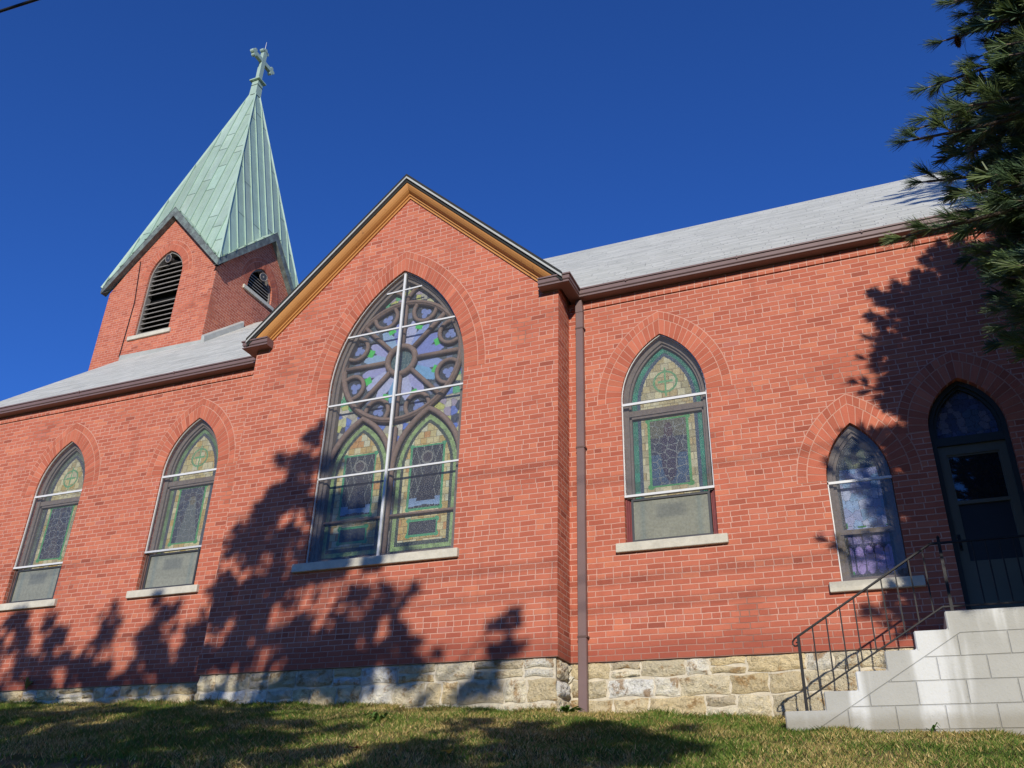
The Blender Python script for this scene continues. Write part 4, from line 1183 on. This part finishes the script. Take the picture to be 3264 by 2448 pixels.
o = tris('grass', M['grass'], np.concatenate([V1, V2, V3, V4, V5, V6, V7]), np.concatenate([c1, c2, c3, c4, c5, c6, c7])); o['kind'] = 'stuff'
tag(o, 'patchy green and straw-coloured mown grass on the sloping lawn', 'grass')

def weed(name, x, y, n, L, label, col, seed, up=.5):
    rg = random.Random(seed); mb = MB(); z = float(gz(x, y))
    for i in range(n):
        a = rg.uniform(0, 6.28); l = L*rg.uniform(.6, 1.15); w = l*.13; d = Vector((math.cos(a), math.sin(a), 0)); s = Vector((-d.y, d.x, 0))
        pts = [Vector((x, y, z+.015))+d*l*f+Vector((0, 0, l*up*math.sin(f*2.4)*rg.uniform(.8, 1.2))) for f in (0, .35, .7, 1)]
        ws = [w*.35, w*rg.uniform(.9, 1.2), w, .002]; kk = rg.uniform(.75, 1.3); cc = tuple(c*kk for c in col)
        for q in range(3): mb.quad(pts[q]-s*ws[q], pts[q]+s*ws[q], pts[q+1]+s*ws[q+1], pts[q+1]-s*ws[q+1], cc)
    return tag(mb.build(name, M['leaf']), label, 'weed')
weed('dandelion_plant', -3.55, 9.95, 24, .20, 'broad-leaved green weed growing at the foot of the downspout', (.11, .23, .04), 1, .32)
weed('dandelion_plant', -5.0, 8.35, 14, .15, 'light green rosette weed in the sunny grass below the rose window', (.09, .17, .035), 2, .5)
weed('wall_weed', -12.55, 10.36, 10, .13, 'small yellowing weed sprouting at the base of the left brick wall', (.20, .19, .05), 3, 1.1)
bpy.data.objects['wall_weed'].location.z += .22
weed('dandelion_plant', .15, 9.17, 8, .08, 'small green weed at the foot of the concrete steps', (.07, .14, .03), 4, 1.0)
def fallen(x, y, label, col, r, seed):
    rg = random.Random(seed); z = float(gz(x, y))+.035; mb = MB(); c = Vector((x, y, z+.012)); n = 11
    ring = [Vector((x+r*(1 if i % 2 else .62)*math.cos(6.283*i/n), y+r*.8*(1 if i % 2 else .62)*math.sin(6.283*i/n), z+rg.uniform(-.005, .03))) for i in range(n)]
    for i in range(n): mb.face([c, ring[i], ring[(i+1) % n]], tuple(v*rg.uniform(.8, 1.2) for v in col))
    tag(mb.build('fallen_leaf', M['leaf']), label, 'leaf')
fallen(-4.25, 6.75, 'brown curled fallen leaf on the shaded grass near the bottom edge', (.22, .12, .05), .075, 1)
fallen(-3.42, 6.78, 'yellow fallen leaf on the sunlit grass near the bottom edge', (.50, .36, .06), .06, 2)

# ------------------------------------------------------------------ pine tree
def bez(a, b, sag, n):
    a, b = Vector(a), Vector(b); return [a.lerp(b, i/n)+Vector((0, 0, -sag*math.sin(math.pi*i/n)*.9+sag*.25*(i/n)**3)) for i in range(n+1)]
class Pine:
    def __init__(s, seed): s.rg = random.Random(seed); s.ng = np.random.default_rng(seed); s.nv = []; s.nc = []; s.tw = MB(); s.w = .0026
    def tuft(s, p, d, n, L):
        ng = s.ng; d = np.array(d.normalized()); p = np.array(p)
        a = np.cross(d, [0, 0, 1]); a = a/(np.linalg.norm(a)+1e-6); b = np.cross(d, a)
        t = ng.uniform(0, 2*np.pi, n); sp = np.abs(ng.normal(.36, .24, n)); sft = ng.uniform(-.085, .0, n)
        dr = d*np.cos(sp)[:, None]+(a*np.cos(t)[:, None]+b*np.sin(t)[:, None])*np.sin(sp)[:, None]; dr[:, 2] -= .10*ng.uniform(0, 1, n)
        l = L*ng.uniform(.65, 1.12, n); p0 = p+d*sft[:, None]; p1 = p0+dr*l[:, None]; p1[:, 2] -= l*.05
        sd = np.cross(dr, ng.normal(0, 1, (n, 3))); sd /= np.linalg.norm(sd, axis=1)[:, None]+1e-9; sd *= s.w
        s.nv.append(np.stack([p0-sd, p0+sd, p1+sd*.6, p1-sd*.6], 1))
        base = np.array([(.075, .120, .042), (.055, .095, .045), (.11, .155, .05), (.06, .105, .058)])[s.rg.randrange(4)]*s.rg.uniform(.75, 1.3)
        s.nc.append(base*ng.uniform(.75, 1.3, n)[:, None])
    def shoot(s, p, d, L, dens):
        """a twig with brush-like tufts along its outer part"""
        rg = s.rg; d = d.normalized(); e = p+d*L+Vector((0, 0, L*.12)); pts = [p, p.lerp(e, .55)-Vector((0, 0, L*.03)), e]
        s.tw.tube(pts, [.007, .005, .003], 4)
        s.tuft(e, (e-pts[1]), int(80*dens), .155)
        for f in (.78, .58):
            if L > .12: s.tuft(p.lerp(e, f), (e-p), int(46*dens), .14)
        if L > .2:
            for sg in (1, -1):
                if rg.random() < .75:
                    dd = (d+Vector((-d.y, d.x, 0))*sg*rg.uniform(.5, 1.0)+Vector((0, 0, rg.uniform(-.25, .35)))).normalized(); q = p.lerp(e, rg.uniform(.45, .8)); l2 = L*rg.uniform(.35, .55)
                    s.tw.tube([q, q+dd*l2], [.005, .003], 4); s.tuft(q+dd*l2, dd, int(64*dens), .15)
    def limb(s, a, b, r, bare=.35, sag=.25, dens=1.0, side=1.0, step=.13):
        rg = s.rg; n = 14; P = bez(a, b, sag, n); mb = MB(); mb.tube(P, [r*(1-.85*i/n)+.004 for i in range(n+1)], 6)
        L = (Vector(b)-Vector(a)).length; f = bare; sg = 1
        while f < .985:
            i = min(int(f*n), n-1); p = P[i].lerp(P[i+1], f*n-i); d = (P[i+1]-P[i]).normalized(); sg = -sg
            lat = Vector((-d.y, d.x, 0)).normalized()*sg
            dd = d*rg.uniform(.55, .95)+lat*rg.uniform(.5, .95)+Vector((0, 0, rg.uniform(-.30, .45)))
            l = side*(.16+.75*(1-f))*rg.uniform(.7, 1.15)
            if l > .45:                                # a secondary branch
                e = p+dd.normalized()*l; s.tw.tube([p, p.lerp(e, .5)-Vector((0, 0, .03)), e], [.011, .008, .004], 5)
                g = .3
                while g < 1: s.shoot(p.lerp(e, g), dd.normalized()*.7+d*.35+lat.cross(d)*rg.uniform(-.7, .7)+lat*rg.uniform(-.4, .5), rg.uniform(.14, .26), dens); g += .17/l
                s.shoot(e, dd, rg.uniform(.1, .2), dens)
            else: s.shoot(p, dd, l, dens)
            f += step/L*rg.uniform(.8, 1.2)
        s.shoot(P[-1], P[-1]-P[-2], .10, dens*1.2)
        return mb
TRX, TRY = 4.5, 5.6; tz = float(gz(TRX, TRY))
pine = bpy.data.objects.new('pine_tree', None); pine.location = (TRX, TRY, tz); C.objects.link(pine)
tag(pine, 'tall long-needled pine tree reaching in from the right edge beside the door', 'tree')
bpy.context.view_layer.update()
mb = MB(); mb.tube([(TRX, TRY, tz-.2), (TRX+.03, TRY, tz+2), (TRX-.05, TRY+.05, tz+6), (TRX, TRY, tz+11), (TRX, TRY, tz+15)], [.27, .22, .17, .09, .02], 12)
sub(mb.build('trunk', M['bark'], smooth=True), pine)
pn = Pine(4)
TIPS = [(1.61, 8.0, 8.33), (1.44, 8.2, 8.02), (1.21, 8.4, 7.58), (1.17, 8.6, 7.37), (1.07, 8.6, 7.24), (.94, 8.8, 7.23), (1.03, 9.2, 6.88), (.74, 9.9, 6.72),
        (1.30, 9.5, 6.45), (1.45, 9.3, 5.85), (1.55, 9.0, 5.3), (1.75, 9.2, 4.95), (1.66, 7.8, 7.3), (1.70, 8.0, 6.65), (1.62, 8.6, 6.55), (1.50, 9.0, 6.47), (1.72, 8.5, 5.85), (1.75, 8.8, 5.25), (1.78, 8.3, 8.6), (1.9, 7.6, 7.9), (1.95, 7.4, 6.9), (2.05, 8.4, 7.6), (1.6, 9.4, 7.1)]
TIPS = [tuple(np.array(t)*(random.uniform(6.6, 7.2)/t[1])+np.array((.09, .03, .0))) for t in TIPS]
limbs = []
rgt = random.Random(77)
for i in range(46): TIPS.append((rgt.uniform(1.25, 1.9), rgt.uniform(6.3, 7.3), rgt.uniform(3.5, 5.6)))
for i in range(34): TIPS.append((rgt.uniform(1.55, 2.2), rgt.uniform(6.2, 7.2), rgt.uniform(5.6, 7.9)))
for i in range(44): TIPS.append((rgt.uniform(1.75, 2.7), rgt.uniform(5.4, 7.3), rgt.uniform(3.4, 7.9)))
for i, t in enumerate(TIPS):
    a = Vector((TRX, TRY, t[2]-random.uniform(-.2, .7)))
    limbs.append((a, t, .045, .42, random.uniform(.15, .4), 1.0, .75))
for i in range(30): TIPS.append((rgt.uniform(1.6, 2.35), rgt.uniform(6.3, 7.2), rgt.uniform(6.3, 7.7)))  # limbs added to make the pine's shade on the wall more solid
for i in range(16): TIPS.append((rgt.uniform(1.3, 1.8), rgt.uniform(6.5, 7.2), rgt.uniform(4.0, 5.0)))
for i in range(34): TIPS.append((rgt.uniform(1.85, 2.8), rgt.uniform(6.6, 7.3), rgt.uniform(7.2, 8.25)))  # more limbs added to deepen the shade high on the wall
for t in TIPS[-80:]: limbs.append((Vector((TRX, TRY, t[2]-rgt.uniform(-.2, .6))), t, .045, .42, rgt.uniform(.15, .4), .9, .8))
for i in range(60): TIPS2 = (rgt.uniform(1.25, 2.3), rgt.uniform(6.4, 8.4), rgt.uniform(3.9, 6.6)); limbs.append((Vector((TRX, TRY, TIPS2[2]-rgt.uniform(-.2, .6))), TIPS2, .045, .42, rgt.uniform(.15, .4), .55, .8))
rg = random.Random(12); z = 2.4
while z < 14:                                             # whorls of ordinary limbs
    L = 4.3*(1-(max(z-5, 0)/10.5)**1.3) if z > 4 else 3.2
    k = 6
    for j in range(k):
        t = 2*math.pi*(j+rg.random()*.6)/k+z; l = L*rg.uniform(.75, 1.05)
        e = Vector((TRX+math.cos(t)*l, TRY+math.sin(t)*l, z+l*rg.uniform(-.05, .22)))
        if e.y > 9.7: e.y = 9.7
        # crown shaped on its left side, cut back high up to leave the roof sunlit
        lim = 2.2 if e.z < 8.6 else 4.0
        if e.x < lim: e.x = lim+rg.uniform(0, .5)
        limbs.append((Vector((TRX, TRY, z)), e, .05, .25, rg.uniform(.1, .35), .42, 1.3))
    z += .62
for a, t, r, bare, sag, dens, side in limbs:
    t = Vector(t); k_ = 9.25-t.y
    if k_ > 0 and t.z-.4*k_ < 2.25 and t.x-.31*k_ < 1.25:        # low limbs raised, shaping the crown to keep its shade off the steps
        a = Vector(a); up_ = 2.25+.4*k_-t.z
        if up_ > 1.3: continue
        t.z += up_; a.z += up_
    pn.w = .0021 if dens > .9 else .0078
    sub(pn.limb(a, t, r, bare, sag, dens, side).build('branch', M['bark'], smooth=True), pine)
sub(pn.tw.build('twigs', M['twig'], smooth=True), pine)
sub(tris('needles', M['needle'], np.concatenate(pn.nv), np.concatenate(pn.nc)), pine)

def cone(p, L, seed):
    rg = random.Random(seed); mb = MB(); p = Vector(p)
    for i in range(60):
        f = i/60; a = i*2.4; r = L*.22*math.sin(math.pi*(.12+.8*f))**.7; c = p+Vector((0, 0, -L*f)); d = Vector((math.cos(a), math.sin(a), -.25)); s = Vector((-d.y, d.x, 0))
        mb.face([c, c+d*r*.7+s*r*.35, c+d*r*1.15+Vector((0, 0, -.004)), c+d*r*.7-s*r*.35])
    mb.tube([p+Vector((0, 0, .03)), p, p-Vector((0, 0, L*.95))], [.006, .012, .006], 5)
    sub(mb.build('pine_cone', M['cone']), pine)
for i, p in enumerate([(1.38, 6.9, 6.80), (1.58, 6.8, 6.56), (1.38, 6.9, 6.30), (1.36, 6.95, 6.24), (1.48, 6.9, 6.28)]): cone(p, .14, i)

# ------------------------------------------------------------------ leafy street trees behind the viewer (their shade falls on lawn and wall)
def leafy(name, base, clumps, label, seed, per=260, ls=.085):
    rg = random.Random(seed); ng = np.random.default_rng(seed); b = Vector(base)
    root = bpy.data.objects.new(name, None); root.location = b; C.objects.link(root); tag(root, label, 'tree', 'leafy trees that shade the lawn'); bpy.context.view_layer.update()
    top = Vector((0, 0, 0)); 
    for c in clumps: top += Vector(c[:3])
    top /= len(clumps); fork = b.lerp(Vector((top.x*.5+b.x*.5, top.y*.5+b.y*.5, top.z)), .55)
    t = MB(); t.tube([b-Vector((0, 0, .2)), b.lerp(fork, .5)+Vector((.05, 0, 0)), fork], [.24, .19, .15], 10); sub(t.build('trunk', M['bark'], smooth=True), root)
    V, Cc = [], []
    for x, y, z, r in clumps:
        c = Vector((x, y, z)); m = MB(); mid = fork.lerp(c, .5)+Vector((rg.uniform(-.3, .3), 0, .25)); m.tube([fork, mid, c], [.09, .05, .012], 6); sub(m.build('limb', M['bark'], smooth=True), root)
        n = int(per*r*r/.25); n1 = n
        sub_ = [(c, r*.7)]+[(c+Vector((rg.gauss(0, .6), rg.gauss(0, .6), rg.gauss(0, .6)))*r, r*rg.uniform(.25, .6)) for _ in range(6)]
        for c, r in sub_:
         n = max(8, int(n1*.9*(r/sub_[0][1])**2*.55)); q = ng.normal(0, 1, (n, 3)); q /= np.linalg.norm(q, axis=1)[:, None]; q *= (ng.uniform(0, 1, n)**.45*r)[:, None]; q[:, 2] *= .8
         q += np.array(c); a = ng.normal(0, 1, (n, 3)); a /= np.linalg.norm(a, axis=1)[:, None]; bb = np.cross(a, ng.normal(0, 1, (n, 3))); bb /= np.linalg.norm(bb, axis=1)[:, None]
         s = ls*ng.uniform(.7, 1.4, n)[:, None]; V.append(np.stack([q-a*s, q+bb*s*.6, q+a*s, q-bb*s*.6], 1))
         Cc.append(np.array((.06, .10, .028))*ng.uniform(.6, 1.4, n)[:, None])
    sub(tris('crown', M['leaf'], np.concatenate(V), np.concatenate(Cc)), root)
def up(x, z, t, y=10.0): return (x+.31*t, y-t, z+.40*t)
WS = [(-7.5, 5.35, .20), (-7.75, 4.95, .34), (-8.05, 4.45, .42), (-7.6, 4.35, .3), (-8.3, 3.9, .5), (-7.75, 3.75, .45), (-8.65, 3.25, .42), (-7.6, 3.2, .3), (-8.2, 2.75, .5), (-7.35, 2.55, .35),
      (-6.55, 2.95, .26), (-6.0, 2.85, .24), (-6.5, 2.45, .32), (-5.9, 2.35, .25), (-7.0, 2.25, .4), (-4.4, 2.45, .18), (-4.4, 2.1, .22), (-4.6, 1.75, .35), (-5.6, 1.9, .4), (-6.5, 1.8, .5),
      (-7.15, 4.35, .33), (-7.05, 3.85, .38), (-6.55, 3.75, .33), (-6.35, 4.3, .22), (-6.9, 3.4, .4), (-6.3, 3.4, .25), (-9.2, 3.05, .25), (-9.35, 2.55, .4), (-10.0, 3.2, .28), (-10.2, 2.7, .38), (-11.1, 3.15, .25), (-11.4, 2.55, .42), (-12.1, 3.0, .28), (-12.5, 2.5, .38), (-13.2, 3.3, .3), (-13.5, 2.7, .45), (-14.3, 3.0, .5), (-8.9, 2.2, .4), (-10.8, 2.1, .4), (-12.0, 2.0, .35), (-13.2, 2.1, .4), (-9.7, 2.25, .35), (-10.4, 2.35, .3), (-11.2, 2.3, .35), (-12.3, 2.3, .35), (-8.4, 2.3, .45), (-7.2, 2.05, .45), (-6.2, 2.15, .35), (-12.9, 2.95, .3), (-9.0, 2.75, .3)]
rg = random.Random(3)
cl = [(*up(x, z, 13.5+rg.uniform(-1.5, 1.5)), r*1.05) for x, z, r in WS]
LS = [(-9.6, 8.6), (-8.3, 8.9), (-7.2, 8.7), (-8.9, 7.9), (-7.6, 7.7), (-6.4, 7.9), (-6.6, 7.0), (-5.6, 7.2), (-7.6, 6.8), (-8.8, 7.0), (-5.3, 6.6), (-10.2, 7.8), (-11.0, 8.9), (-12.0, 8.6), (-2.6, 8.2), (-3.2, 8.0), (-2.0, 7.9), (-3.0, 7.4), (-2.2, 7.2), (-3.8, 7.2), (-2.6, 6.7), (-4.6, 6.4), (-6.2, 6.2), (-3.6, 6.3)]
cl2 = [(*up(x, float(gz(x, y)), 11.5+rg.uniform(-1.5, 1.5), y), .56) for x, y in LS]
bA = (-4.2, -4.6); leafy('shade_tree', (bA[0], bA[1], float(gz(*bA))), cl, 'leafy tree behind the viewer that shades the left brick wall', 5)
bB = (-1.4, -4.2); leafy('shade_tree', (bB[0], bB[1], float(gz(*bB))), cl2, 'leafy tree behind the viewer that shades the lawn', 6)

# ------------------------------------------------------------------ overhead cables
def cable(p, q, sag, r, label):
    mb = MB(); p, q = Vector(p), Vector(q); n = 40
    mb.tube([p.lerp(q, i/n)-Vector((0, 0, sag*4*(i/n)*(1-i/n))) for i in range(n+1)], r, 6)
    tag(mb.build('overhead_cable', M['cable'], smooth=True), label, 'cable', 'overhead cables')
A_, B_ = Vector((-4.813, 2, 4.106)), Vector((-3.662, 2, 3.966)); dv = (B_-A_)
cable(A_-dv*10, B_+dv*12, 0.0, .0085, 'black cable crossing the top left corner of the sky')
for k, (z, dz) in enumerate(((4.62, .0), (3.25, .1), (2.95, .02))):
    x, y, zz = up(-3.0, z, 13)
    cable((x-30, y, zz-1.2+dz), (x+30, y, zz+.9), .0, .0125, 'black cable strung behind the viewer above the street')
